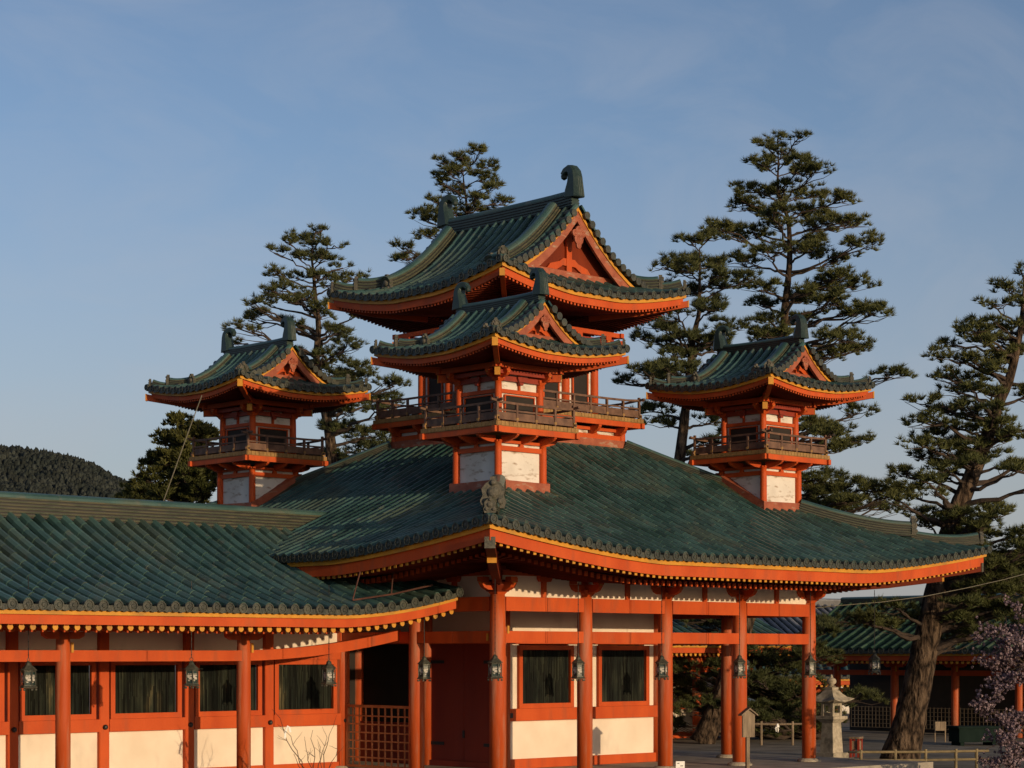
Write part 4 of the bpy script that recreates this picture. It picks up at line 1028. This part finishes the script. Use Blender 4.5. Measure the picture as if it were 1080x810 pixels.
# ------------------------------------------------------------------ hanging lanterns
LG = 'bronze lanterns hanging along the eaves'
def lantern_proto():
    o = thing('hanging_lantern', '', 'lantern', (0, 0, 0), 0, LG)
    mb = MB(); mb.lathe([(.04, .0), (.145, .012), (.15, .03), (.128, .045), (.125, .06)], 6); 
    for k in range(6):
        a = k*math.pi/3; c, s_ = math.cos(a), math.sin(a)
        mb.tube([(.116*c, .116*s_, .05), (.118*c, .118*s_, .285)], .010, 6)
        mb.lathe([(.012, -.035), (.022, -.02), (.016, .0)], 6, (.125*c, .125*s_, 0))
    mb.lathe([(.112, .275), (.118, .285), (.118, .30), (.10, .31)], 6)
    for z in (.12, .21):
        for k in range(6):
            a0, a1 = k*math.pi/3, (k+1)*math.pi/3
            mb.tube([(.115*math.cos(a0), .115*math.sin(a0), z), (.115*math.cos(a1), .115*math.sin(a1), z)], .006, 5)
    mb.build('cage', M['bronze'], o)
    mb = MB(); mb.lathe([(.100, .055), (.100, .28)], 6); mb.build('inner_screen', M['ridgedark'], o)
    mb = MB()
    for k in range(6):
        a = (k+.5)*math.pi/3; n = Vector((math.cos(a), math.sin(a), 0)); t = Vector((-n.y, n.x, 0)); c = n*.0885 + Vector((0, 0, .165))
        for dx, dz, rx, rz in ((-.022, .025, .024, .042), (.020, .040, .024, .026), (.014, -.02, .030, .030), (-.014, -.05, .020, .020)):
            vs = [c + n*h + t*(dx+rx*math.cos(q*.7854)) + Vector((0, 0, dz+rz*math.sin(q*.7854))) for h in (0, .006) for q in range(8)]
            mb.add(vs, [tuple(range(8))[::-1], tuple(range(8, 16))] + [(i, (i+1) % 8, 8+(i+1) % 8, 8+i) for i in range(8)])
    mb.build('paper_motif', M['paper'], o)
    mb = MB(); mb.lathe([(.142, .300), (.145, .308), (.125, .325), (.09, .36), (.058, .385), (.045, .41), (.05, .425), (.03, .44), (.02, .455)], 6)
    mb.tube([(-.21, 0, .312), (.21, 0, .312)], .005, 5)
    mb.build('cap', M['bronze'], o)
    mb = MB()
    mb.tube([(0.03*math.cos(t), 0, .48+.03*math.sin(t)) for t in [6.2832*i/12 for i in range(13)]], .006, 5)
    mb.build('ring', M['bronze'], o)
    mb = MB(); mb.tube([(0, 0, .51), (0, 0, 1.86)], .007, 6)
    for i in range(12): mb.lathe([(.004, -.02), (.012, 0), (.004, .02)], 6, (0, 0, .56+.11*i))
    mb.build('chain', M['iron_and_shade'], o)
    return o
LP = lantern_proto()
first = True
def hang(u, v, z, label, rz):
    global first
    o = LP if first else copy_tree(LP)
    first = False
    o.location = (u, v, z); o.rotation_euler = (0, 0, rz); o['label'] = label
LZ = 1.96
hang(-1.0, -1.0, LZ-.02, 'bronze lantern hanging before the front corner column of the pavilion', .3)
hang(1.19, -1.0, LZ-.04, 'bronze lantern hanging beside the second front column, left of the second bamboo window', .6)
hang(3.57, -1.0, LZ-.04, 'bronze lantern hanging at the third front column where the plaster wall ends', .3)
hang(5.97, -1.0, LZ-.03, 'bronze lantern hanging above the small roofed notice board', .45)
hang(8.33, -1.0, LZ-.03, 'bronze lantern hanging before the rightmost front column of the pavilion', .5)
hang(10.62, -1.0, LZ+.02, 'bronze lantern hanging free under the right roof corner beside the stone lantern', .2)
hang(-1.0, 1.0, LZ-.05, 'bronze lantern hanging in front of the dark red doors', .7)
hang(9.9, 2.2, LZ-.05, 'shaded bronze lantern hanging inside, just left of the rightmost front column', .1)
for px, lab in ((347, 'bronze lantern hanging by the last bamboo window before the lattice gate'), (202, 'bronze lantern hanging between the two corridor posts'), (30, 'bronze lantern hanging left of the leftmost corridor post')):
    # under the corridor eave, on the line v = 1.3
    q = px-540.0; c0 = -.2735-.6872*1.3; d0 = 39.6+.7265*1.3
    u = (F*c0 - q*d0)/(q*.6872-F*.7265)
    hang(u, 1.3, 1.83, lab, .2+px*.01)

# ------------------------------------------------------------------ stone lantern, signs and small things
p = at(877, 0, 50.5)
sl = thing('stone_lantern', 'square stone lantern with curved cap beside the rightmost column', 'lantern', (p.x, p.y, -.25)); sl.scale = (.80, .80, .80)
mb = MB()
mb.box(-.50, .50, -.50, .50, 0, .14, bev=.02); mb.box(-.38, .38, -.38, .38, .14, .30, bev=.02); mb.build('base', M['stone'], sl)
def taper(mb, a, b, z0, z1):
    mb.add([(-a, -a, z0), (a, -a, z0), (a, a, z0), (-a, a, z0), (-b, -b, z1), (b, -b, z1), (b, b, z1), (-b, b, z1)], [(3, 2, 1, 0), (4, 5, 6, 7), (0, 1, 5, 4), (1, 2, 6, 5), (2, 3, 7, 6), (3, 0, 4, 7)])
mb = MB(); taper(mb, .25, .205, .30, 1.22); mb.build('shaft', M['stone'], sl)
mb = MB(); taper(mb, .22, .34, 1.22, 1.33); taper(mb, .345, .345, 1.331, 1.42); mb.build('shelf', M['stone'], sl)
mb = MB()
for sx in (-1, 1):
    for sy in (-1, 1): mb.box(sx*.18-.045, sx*.18+.045, sy*.18-.045, sy*.18+.045, 1.421, 1.82)
for sg in (-1, 1):
    for z0, z1 in ((1.421, 1.52), (1.74, 1.818)):
        mb.box(-.136, .136, sg*.18-.03, sg*.18+.03, z0, z1); mb.box(sg*.18-.03, sg*.18+.03, -.136, .136, z0, z1)
mb.box(-.14, .14, -.14, .14, 1.421, 1.45)
mb.build('fire_box', M['stone'], sl)
mb = MB(); n = 8; rings = [(.50, 1.86, .09), (.47, 1.90, .07), (.34, 1.98, .03), (.24, 2.09, .01), (.18, 2.19, 0), (.13, 2.23, 0)]
vs = []
for r_, z, lf in [(.30, 1.82, 0)] + rings:
    for k in range(16):
        side = k//4; f_ = k % 4/4; cs = [(-1, -1), (1, -1), (1, 1), (-1, 1)]; a, b = cs[side], cs[(side+1) % 4]
        x, y = a[0]+(b[0]-a[0])*f_, a[1]+(b[1]-a[1])*f_; co = abs(2*f_-1) if f_ else 1
        vs.append((x*r_, y*r_, z+lf*co**2))
m_ = len(rings)+1
mb.add(vs, [(i*16+k, i*16+(k+1) % 16, (i+1)*16+(k+1) % 16, (i+1)*16+k) for i in range(m_-1) for k in range(16)] + [tuple(range(16))[::-1], tuple(range((m_-1)*16, m_*16))])
mb.build('cap', M['stone'], sl)
mb = MB(); mb.box(-.15, .15, -.15, .15, 2.225, 2.30); mb.lathe([(.10, 2.30), (.15, 2.33), (.06, 2.36), (.13, 2.42), (.155, 2.49), (.12, 2.56), (.04, 2.60), (.03, 2.66), (.005, 2.70)], 14); mb.build('finial', M['stone'], sl)

p = at(788.5, 0, 41.5)
nb_ = thing('notice_board', 'small weathered wooden notice board with a gabled top on a post', 'notice board', (p.x, p.y, -.25), -R(20))
mb = MB(); mb.box(-.035, .035, -.03, .03, 0, 1.0); mb.build('post', M['wood'], nb_)
mb = MB(); mb.prism([(-.14, .0), (.14, 0), (.14, .46), (0, .555), (-.14, .46)], -.05, -.018, lambda a, b, h: (a, h, .98+b)); mb.build('board', M['wood'], nb_)
mb = MB()
for sg in (-1, 1): mb.prism([(0, .56), (sg*.19, .43), (sg*.19, .455), (0, .59)], -.10, .05, lambda a, b, h: (a, h, .98+b))
mb.build('roof_boards', M['wood'], nb_)
p = at(717.5, 0, 41.0)
ws = thing('small_sign', 'small white card sign standing low at the foot of the third column', 'sign', (p.x, p.y, -.25), -R(35))
mb = MB(); mb.box(-.09, .09, -.01, .01, .26, .52); mb.build('card', M['white'], ws)
mb = MB(); mb.box(-.02, .02, .011, .03, 0, .5); mb.build('stake', M['wood'], ws)
mb = MB()
for i, (a, b) in enumerate(((-.06, -.02), (.0, .055), (-.055, .05))): mb.box(a, b, -.013, -.0105, .47-.05*i, .485-.05*i)
mb.build('marks', M['iron_and_shade'], ws)

def rail_fence(name, label, pxs, pyr, d0, d1, hgt, m_, zg=-.25, rails=(1.0,), r=.03):
    p0 = at(pxs[0], 0, d0); p1 = at(pxs[-1], 0, d1)
    o = thing(name, label, 'fence', (p0.x, p0.y, zg)); rel = Vector((p1.x-p0.x, p1.y-p0.y, 0))
    for px in pxs:
        f_ = (px-pxs[0])/(pxs[-1]-pxs[0]); q = rel*f_
        mb = MB(); mb.tube([q, q+Vector((0, 0, hgt*1.12))], r*1.25, 8); mb.build('fence_post', m_, o)
    for z in rails:
        mb = MB(); a = -rel.normalized()*.3
        mb.tube([a+Vector((0, 0, hgt*z)), rel*.5+Vector((0, 0, hgt*z-.012)), rel-a+Vector((0, 0, hgt*z))], r, 8); mb.build('rail', m_, o)
    return o
rail_fence('bamboo_fence', 'low bamboo rail fence in front of the big leaning pine trunk', (908, 944, 976, 1008, 1030), 0, 47, 47.5, .42, M['bamboo'], rails=(1.0, .55))
lf = rail_fence('post_and_rail', 'low grey rail with a white paper knot behind the pavilion', (803, 836), 0, 60, 60, .62, M['wood'])
q = at(820, 0, 60); pk = MB()
pk.lathe([(.02, -.10), (.06, -.06), (.05, .0), (.035, .04)], 7); pk.tube([(0, 0, 0), (.05, .02, -.14), (.03, 0, -.22)], [.02, .03, .01], 6); pk.tube([(0, 0, 0), (-.06, .02, -.1), (-.05, 0, -.2)], [.02, .025, .01], 6)
o = pk.build('paper_knot', M['white']); o.location = (q.x, q.y, .34); tag(o, 'white paper ribbon tied on the low grey rail', 'ribbon')
p = at(903, 0, 53)
st = thing('wooden_stand', 'small brown wooden stand with a pale top near the stone lantern', 'stand', (p.x, p.y, -.25), .4)
mb = MB(); mb.box(-.2, .2, -.14, .14, .48, .53); mb.build('top', M['wood'], st)
for sx in (-1, 1):
    for sy in (-1, 1):
        mb = MB(); mb.box(sx*.16-.025, sx*.16+.025, sy*.1-.025, sy*.1+.025, 0, .48); mb.build('leg', M['reddark'], st)
mb = MB(); mb.box(-.14, .14, -.1, .1, .2, .42); mb.build('box', M['wood'], st)
p = at(1027, 0, 60)
gb = thing('storage_box', 'dark green covered box in front of the far corridor columns', 'box', (p.x, p.y, -.25), -R(30))
mb = MB(); mb.box(-.62, .62, -.35, .35, .1, .5); mb.build('body', M['greenbox'], gb)
mb = MB(); mb.box(-.68, .68, -.4, .4, .5, .56, bev=.02); mb.build('lid', M['greenbox'], gb)
for sx in (-1, 1):
    mb = MB(); mb.box(sx*.5-.06, sx*.5+.06, -.3, .3, 0, .1); mb.build('foot', M['greenbox'], gb)
p = at(992, 0, 62)
sg_ = thing('frame_sign', 'little pale framed sign on two legs before the far corridor lattice', 'sign', (p.x, p.y, -.25), -R(35))
mb = MB(); mb.box(-.17, .17, -.015, .015, .35, .62); mb.build('panel', M['wood'], sg_)
for sx in (-1, 1):
    mb = MB(); mb.box(sx*.16-.015, sx*.16+.015, .016, .04, 0, .6); mb.build('leg', M['wood'], sg_)

# cables
mb = MB(); mb.tube([at(213, 417, 44.2), at(200, 452, 44.5), at(172, 530, 45.0), at(168, 560, 45.2)], .012, 6)
o = mb.build('cable', M['wire']); tag(o, 'thin wire running down from the left turret eave', 'cable')
mb = MB(); pts = [(820, 646), (880, 639), (930, 635), (975, 629), (1020, 620), (1060, 611), (1100, 600), (1180, 575), (1320, 526), (1500, 455)]
mb.tube([at(a, b, 48.6) for a, b in pts], .009, 6); o = mb.build('cable', M['wire']); tag(o, 'pale sagging cable crossing below the right roof tip', 'cable')

# ------------------------------------------------------------------ trees
def tufts(C, up, n_needles, ln, wd, rng):
    """needle clusters: C (n,3) centres, up (n,3) axis. returns verts, tris"""
    n = len(C); m = n_needles
    th = rng.uniform(0, 2*np.pi, (n, m)); cz = rng.uniform(-.25, 1.0, (n, m)); sz = np.sqrt(1-cz**2)
    D = np.stack([sz*np.cos(th), sz*np.sin(th), cz], -1) + up[:, None, :]*.5
    D /= np.linalg.norm(D, axis=-1, keepdims=True)
    Ln = ln*rng.uniform(.6, 1.15, (n, m, 1))
    S = np.cross(D, rng.normal(size=(n, m, 3))); S /= np.linalg.norm(S, axis=-1, keepdims=True)
    Wd = wd*rng.uniform(.7, 1.3, (n, m, 1))
    b = C[:, None, :] + D*Ln*.05
    V = np.stack([b - S*Wd, b + S*Wd, b + D*Ln], 2).reshape(-1, 3)
    return V, np.arange(len(V), dtype=np.int32).reshape(-1, 3)
def limb(mb, a, b, r0, r1, sag, wob, n=7, rng=random):
    a, b = Vector(a), Vector(b); pts = []; L_ = (b-a).length
    for i in range(n+1):
        f_ = i/n; p = a.lerp(b, f_); p.z += sag*L_*math.sin(math.pi*f_) 
        if 0 < i < n: p += Vector((rng.uniform(-1, 1), rng.uniform(-1, 1), rng.uniform(-1, 1)))*(wob*L_)
        pts.append(p)
    mb.tube(pts, [r0+(r1-r0)*(i/n)**.8 for i in range(n+1)], 6)
    return pts
def pine(label, trunk, pads, d, rad, seed, needle='needle', ln=.18, dens=1.0, flat=.36, extra=0, dspread=1.0, nn=24, wd=.0105, group='pine trees round the pavilion', name='pine_tree', back=True):
    """trunk: [(px,py)] bottom to top in the plane of the tree; pads: [(px,py,halfwidth px)] foliage layers, spread in depth round the trunk"""
    rng = np.random.default_rng(seed); pr = random.Random(seed)
    tp = [at(x, y, d) for x, y in trunk]
    base = Vector((tp[0].x, tp[0].y, -.25)); tp[0] = base.copy()
    root = thing(name, label, 'tree', base, 0, group)
    # smooth trunk line
    P = [tp[0]]
    for i in range(len(tp)-1):
        p0, p1, p2, p3 = tp[max(i-1, 0)], tp[i], tp[i+1], tp[min(i+2, len(tp)-1)]
        for k in range(1, 7):
            t = k/6; P.append(.5*((2*p1)+(p2-p0)*t+(2*p0-5*p1+4*p2-p3)*t*t+(3*p1-p0-3*p2+p3)*t**3))
    H = max(p.z for p in P)-base.z; r_at = lambda z: rad*max(.05, (1-((z-base.z)/H))**.8)*(1+.28*math.exp(-(z-base.z)/.5))
    mb = MB(); mb.tube([p-base for p in P], [r_at(p.z) for p in P], 14, 0, jit=.05); mb.build('trunk', M['bark'], root, smooth=True)
    mbB = MB(); Cs = []; Us = []
    ddir = Vector((DD[0], DD[1], 0)); xdir = Vector((XD[0], XD[1], 0))
    zmin = min(p.z for p in P)
    allp = []
    tx = lambda z: min(P, key=lambda p: abs(p.z-z))
    for (px, py, hw) in pads:
        c = at(px, py, d); t = tx(c.z-.3); off = abs((c-t).dot(xdir))
        dz_ = pr.uniform(-1, 1)*dspread*(.5+.55*off)
        allp.append((c + ddir*dz_, hw*d/F))
        if back and pr.random() < .6+extra:                 # layers reaching to the front and to the back
            sgn = -1 if dz_ > 0 else 1
            c2 = c + ddir*(sgn*dspread*pr.uniform(.6, 1.5)*(1.0+off*.3)) + xdir*((t-c).dot(xdir)*pr.uniform(.1, .6)) + Vector((0, 0, pr.uniform(-.3, .1)))
            allp.append((c2, hw*d/F*.9))
    for c, rw in allp:
        t = tx(c.z - .15 - .22*((c-tx(c.z)).xy.length))
        t = Vector((t.x, t.y, t.z)); rr = max(.02, min(.5*r_at(t.z), .035+.022*(c-t).length))
        pts = limb(mbB, t-base, c-base+Vector((0, 0, -rw*.15)), rr, .018, pr.uniform(-.04, .06), .035, 7, pr)
        nb_ = max(4, int(30*dens*(rw/.6)**2)); n = nb_*3
        a = rng.uniform(0, 2*np.pi, nb_); q = np.sqrt(rng.uniform(0, 1, nb_))
        lump = 1+.28*np.sin(2*a+rng.uniform(0, 6))+.2*np.sin(5*a+rng.uniform(0, 6))
        ex = q*np.cos(a)*rw*lump; ey = q*np.sin(a)*rw*lump*.95
        ez = (rng.uniform(-.28, .62, nb_) - .22*q**2 + .3*np.sin(2*a+rng.uniform(0, 6))*q)*rw*flat*1.25
        ex, ey, ez = [np.repeat(v_, 3) + rng.normal(0, .055, n)*k_ for v_, k_ in ((ex, 1), (ey, 1), (ez, .7))]
        cc = np.array(c)[None, :] + ex[:, None]*np.array(xdir)[None] + ey[:, None]*np.array(ddir)[None] + np.array([0, 0, 1.0])[None]*ez[:, None]
        Cs.append(cc); uu = np.stack([ex/rw*XD[0]+ey/rw*DD[0], ex/rw*XD[1]+ey/rw*DD[1], np.full(n, .9)], -1); Us.append(uu)
        for k in range(min(14, 3+nb_//3)):                   # twigs under the pad
            e = cc[pr.randrange(n)]; s0 = pts[pr.choice((4, 5, 6, 7))]
            limb(mbB, s0, Vector(e)-base-Vector((0, 0, .03)), .016, .006, -.05, .05, 3, pr)
    mbB.build('branches', M['bark2'], root)
    C = np.concatenate(Cs); U = np.concatenate(Us)
    Vv, T = tufts(C, U, nn, ln, wd, rng)
    fast_mesh('crown', Vv - np.array(base)[None], T, M[needle], root)
    return root
def scaled(l, ox, oy, s): return [(ox+a/s, oy+b/s, c/s) for a, b, c in l]
padsC = scaled([(485, 72, 26), (445, 100, 34), (545, 100, 32), (430, 152, 40), (562, 148, 44), (487, 128, 40), (395, 214, 45), (455, 205, 40), (598, 208, 55), (510, 225, 45), (385, 258, 50), (655, 255, 55), (440, 280, 50), (560, 268, 50), (712, 285, 45), (350, 322, 55), (600, 312, 55), (680, 318, 45), (425, 340, 52), (310, 348, 45), (590, 365, 50), (700, 392, 60), (575, 398, 50), (645, 420, 55), (400, 400, 55), (705, 478, 60), (610, 498, 55), (565, 520, 40), (758, 545, 45), (690, 565, 60), (625, 545, 55), (725, 592, 50), (690, 662, 60), (640, 690, 50), (735, 655, 35), (460, 590, 50), (430, 500, 55), (440, 630, 55)], 640, 120, 2.7)
padsC += [(859, 516, 20), (876, 521, 22), (896, 512, 20), (915, 519, 22), (934, 524, 20), (950, 531, 18), (907, 532, 20), (872, 536, 22), (887, 451, 20), (912, 459, 20), (881, 470, 22), (858, 450, 18), (928, 404, 20), (912, 428, 18), (862, 486, 16), (880, 498, 18)]
padsC2 = scaled([(240, 368, 42), (290, 355, 45), (190, 410, 45), (155, 445, 32), (230, 450, 55), (300, 420, 55), (330, 475, 55), (260, 500, 55), (395, 482, 45), (300, 540, 55), (350, 590, 60), (150, 600, 55), (100, 622, 40), (180, 690, 55), (120, 722, 50), (60, 742, 40), (280, 650, 55), (340, 645, 45), (200, 640, 50), (220, 730, 55)], 640, 120, 2.7)
padsC2 += [(690, 428, 20), (705, 445, 18), (748, 470, 16), (752, 440, 18), (735, 415, 20), (765, 455, 14), (700, 400, 20)]
padsA = scaled([(340, 315, 32), (262, 330, 34), (300, 348, 36), (230, 372, 34), (330, 372, 40), (390, 385, 32), (200, 407, 34), (270, 417, 42), (350, 422, 40), (402, 422, 28), (190, 470, 38), (260, 472, 40), (340, 472, 42), (440, 465, 42), (158, 512, 30), (230, 522, 46), (390, 502, 40), (150, 552, 30), (240, 562, 45), (310, 542, 35), (82, 590, 38), (150, 612, 44), (212, 602, 30), (335, 590, 46), (275, 640, 30), (35, 672, 26), (92, 666, 36), (140, 668, 28), (400, 642, 46), (448, 622, 28), (430, 712, 55), (380, 742, 48), (470, 765, 46), (330, 770, 36)], 230, 140, 3.115)
padsA += [(375, 402, 22), (402, 416, 22), (420, 440, 20), (368, 428, 22), (392, 458, 24), (356, 452, 20), (412, 470, 20), (345, 478, 20), (380, 486, 22), (360, 392, 18), (415, 402, 18)]
padsB = scaled([(745, 85, 30), (800, 78, 38), (880, 98, 42), (730, 132, 34), (800, 122, 42), (872, 152, 46), (780, 180, 38), (902, 175, 30), (740, 176, 30), (930, 222, 38), (872, 242, 40), (670, 236, 40), (692, 282, 44), (720, 252, 30), (690, 350, 40), (600, 400, 38), (652, 392, 30), (622, 422, 30), (815, 260, 40), (760, 330, 50), (830, 330, 50)], 230, 140, 3.115)
padsD = scaled([(545, 50, 30), (500, 102, 48), (450, 156, 42), (400, 212, 48), (482, 212, 52), (350, 246, 42), (420, 262, 52), (330, 302, 48), (400, 312, 52), (330, 352, 50), (430, 352, 54), (500, 292, 52), (380, 386, 46), (280, 422, 48), (350, 442, 54), (420, 462, 46), (250, 492, 54), (340, 502, 54), (430, 512, 50), (500, 480, 46), (240, 562, 54), (320, 572, 48), (420, 560, 50), (220, 632, 54), (310, 632, 46), (222, 682, 52), (290, 702, 38), (160, 722, 46), (280, 752, 52), (480, 742, 52), (530, 612, 48), (520, 532, 48), (380, 590, 50), (450, 590, 40), (560, 130, 40), (570, 260, 50), (590, 400, 55), (620, 500, 55), (600, 680, 55), (640, 330, 50), (650, 600, 55), (620, 180, 45)], 880, 270, 2.793)
padsD += [(1030, 600, 24), (1060, 612, 26), (1020, 632, 24), (1050, 642, 24), (1068, 566, 22), (1028, 548, 20), (1072, 592, 24), (965, 652, 20), (990, 646, 22), (1012, 655, 24), (1035, 668, 24), (940, 640, 18), (1090, 640, 26), (1100, 600, 26), (1000, 546, 18), (1016, 562, 20), (1040, 562, 22), (1056, 582, 20), (1072, 578, 20), (1045, 597, 20), (1030, 577, 18), (986, 549, 16), (1062, 642, 22), (1076, 622, 22), (1026, 612, 18), (1092, 572, 22), (1050, 625, 22), (1075, 655, 22), (905, 655, 20), (930, 660, 18), (1035, 640, 20), (1068, 600, 20)]
pine('tall tiered pine rising straight behind the right turret', [(740, 800), (757, 745), (775, 690), (800, 612), (820, 520), (827, 430), (827, 342), (831, 298), (833, 268), (831, 231), (821, 205), (821, 168), (820, 146)], padsC, 61, .31, 3, ln=.19)
pine('shorter dark pine between the central tower and the tallest pine', [(672, 800), (690, 660), (712, 520), (722, 442), (727, 394), (731, 357), (737, 331), (738, 298), (738, 262)], padsC2, 58, .32, 4, 'needle2', ln=.19)
pine('tiered pine rising behind the left turret', [(354, 800), (350, 520), (348, 460), (336, 400), (334, 374), (336, 345), (333, 317), (331, 291), (329, 268), (333, 244)], padsA, 62, .33, 5, 'needle2')
pine('pine top peeping over the ridge of the central tower', [(505, 800), (500, 400), (494, 260), (492, 215), (489, 190), (488, 166)], padsB, 70, .33, 6, ln=.20)
pine('big leaning pine with thick bare trunk at the right edge', [(948, 800), (958, 765), (970, 712), (980, 662), (992, 606), (1003, 556), (1024, 504), (1038, 470), (1052, 428), (1066, 395), (1077, 342), (1080, 290)], padsD, 50, .40, 8, dens=1.1, ln=.17, dspread=.8)
padsE = [(715, 692, 20), (738, 702, 22), (800, 692, 24), (830, 702, 24), (846, 722, 22), (822, 746, 24), (800, 768, 22), (842, 762, 24), (722, 742, 20), (748, 682, 22), (790, 722, 22), (812, 718, 22), (770, 672, 24), (860, 690, 24), (880, 740, 24), (720, 716, 20), (735, 752, 18), (905, 735, 22), (880, 662, 18), (898, 655, 18), (865, 760, 22), (700, 760, 20), (825, 728, 24), (808, 752, 22), (715, 665, 20), (730, 674, 20), (745, 662, 20), (760, 668, 18), (720, 652, 18), (740, 648, 18), (756, 655, 18), (711, 706, 18), (728, 722, 18), (746, 712, 18), (735, 738, 16), (716, 730, 16), (752, 735, 18)]
pine('low dark pine with a bent limb seen through the open bays', [(868, 800), (856, 765), (826, 742), (814, 722), (800, 703), (786, 692), (774, 676)], padsE, 64, .22, 9, 'needle2', dens=1.2, flat=.5, extra=.4, dspread=1.2)
padsL = scaled([(225, 450, 40), (180, 505, 45), (300, 490, 50), (150, 592, 40), (100, 602, 30), (230, 560, 60), (300, 570, 60), (350, 500, 50), (190, 640, 60), (270, 650, 70), (330, 660, 60), (130, 680, 50), (220, 720, 70), (310, 730, 60), (370, 600, 50), (160, 730, 50), (250, 510, 45), (390, 690, 40)], 130, 330, 3.857)
pine('bushy yellow green evergreen between the hill and the left turret', [(196, 800), (194, 600), (196, 520), (198, 480), (200, 450)], padsL, 68, .22, 10, 'leaf', ln=.17, dens=2.2, flat=.85, extra=.4, dspread=.9, nn=18, wd=.035, name='evergreen_tree', group=None)
pine('low dark evergreen between the hill and the bushy tree', [(146, 800), (146, 560), (147, 520)], [(140, 520, 14), (152, 516, 12), (146, 530, 16), (133, 530, 10), (160, 530, 12), (147, 512, 8)], 80, .15, 12, 'leaf', ln=.17, dens=2.0, flat=.9, nn=16, wd=.035, name='evergreen_tree', group=None)

# blossoming tree at the right edge
def blossom():
    pr = random.Random(21); rng = np.random.default_rng(21); d = 43.0
    base = at(1098, 0, d); base.z = -.25
    o = thing('blossom_tree', 'small blossoming tree with pale pink flowers at the right edge', 'tree', base)
    mb = MB(); tips = []
    top = at(1085, 700, d)
    mb.tube([Vector((0, 0, 0)), Vector((.05, 0, .7)), top-base], [.11, .085, .06], 9, jit=.05); mb.build('trunk', M['bark2'], o, smooth=True)
    mb = MB(); C = []
    for (px, py) in ((1045, 662), (1060, 650), (1030, 672), (1070, 640), (1040, 700), (1055, 690), (1020, 742), (1036, 748), (1050, 735), (1062, 720), (1040, 790), (1056, 775), (1070, 760), (1030, 805), (1050, 812), (1072, 800), (1075, 680), (1090, 655), (1110, 670), (1120, 720), (1066, 705), (1058, 762), (1046, 722), (1100, 740), (1095, 790), (1068, 832), (1045, 840)):
        e = at(px, py, d + pr.uniform(-.9, .9))
        s0 = Vector((0, 0, pr.uniform(.6, 1.3))) if py > 740 else top-base
        pts = limb(mb, s0, e-base, .03, .007, pr.uniform(-.03, .06), .05, 7, pr)
        for k in range(7):
            a = pts[pr.randrange(3, 8)]; b = a + Vector((pr.uniform(-1, 1), pr.uniform(-1, 1), pr.uniform(-.6, .9)))*.30
            tw = limb(mb, a, b, .008, .003, 0, .08, 4, pr)
            for p in tw[1:]:
                for _ in range(4): C.append(tuple(p + Vector((pr.gauss(0, .05), pr.gauss(0, .05), pr.gauss(0, .05)))))
    mb.build('branches', M['bark2'], o)
    C = np.array(C); V = []; 
    n = len(C); K = 9
    N = rng.normal(size=(n, K, 3)); N /= np.linalg.norm(N, axis=-1, keepdims=True)
    T = np.cross(N, rng.normal(size=(n, K, 3))); T /= np.linalg.norm(T, axis=-1, keepdims=True); B = np.cross(N, T)
    c = C[:, None] + N*.028; r = .024*rng.uniform(.7, 1.3, (n, K, 1))
    V = np.stack([c-T*r, c+B*r*.8-N*.006, c+T*r, c-B*r*.8-N*.006], 2).reshape(-1, 3)
    fast_mesh('flowers', V, np.arange(len(V), dtype=np.int32).reshape(-1, 4), M['petal'], o)
blossom()
# bare twigs in front of the corridor wall, with a white ribbon
p = at(332, 0, 37.5)
tw = thing('bare_shrub', 'leafless thin twigged shrub in front of the corridor wall', 'shrub', (p.x, p.y, -.25))
pr = random.Random(5); mb = MB()
for (px, py) in ((287, 748), (300, 770), (345, 778), (352, 765), (322, 782), (338, 788), (310, 795), (356, 790), (330, 770)):
    e = at(px, py, 37.5+pr.uniform(-.4, .4)) - Vector((p.x, p.y, -.25))
    pts = limb(mb, Vector((pr.uniform(-.1, .1), pr.uniform(-.1, .1), 0)), e, .014, .004, pr.uniform(-.05, .05), .03, 8, pr)
    for k in range(3):
        a = pts[pr.randrange(4, 9)]; limb(mb, a, a+Vector((pr.uniform(-.15, .15), pr.uniform(-.15, .15), pr.uniform(.05, .25))), .005, .002, 0, .05, 3, pr)
mb.build('twigs', M['bark2'], tw)
q = at(302, 769, 37.5); mb = MB()
mb.sweep([(0, 0, 0), (.03, 0, .05), (.07, .01, .03), (.10, .0, -.06)], [(-.02, -.003), (.02, -.003), (.02, .003), (-.02, .003)], up=Vector((0, 1, .2))); mb.sweep([(0, 0, 0), (-.015, .01, -.08), (-.03, 0, -.17)], [(-.02, -.003), (.02, -.003), (.02, .003), (-.02, .003)], up=Vector((0, 1, .2)))
o = mb.build('ribbon', M['white']); o.location = q; tag(o, 'white ribbon tied to a bare twig before the corridor wall', 'ribbon')
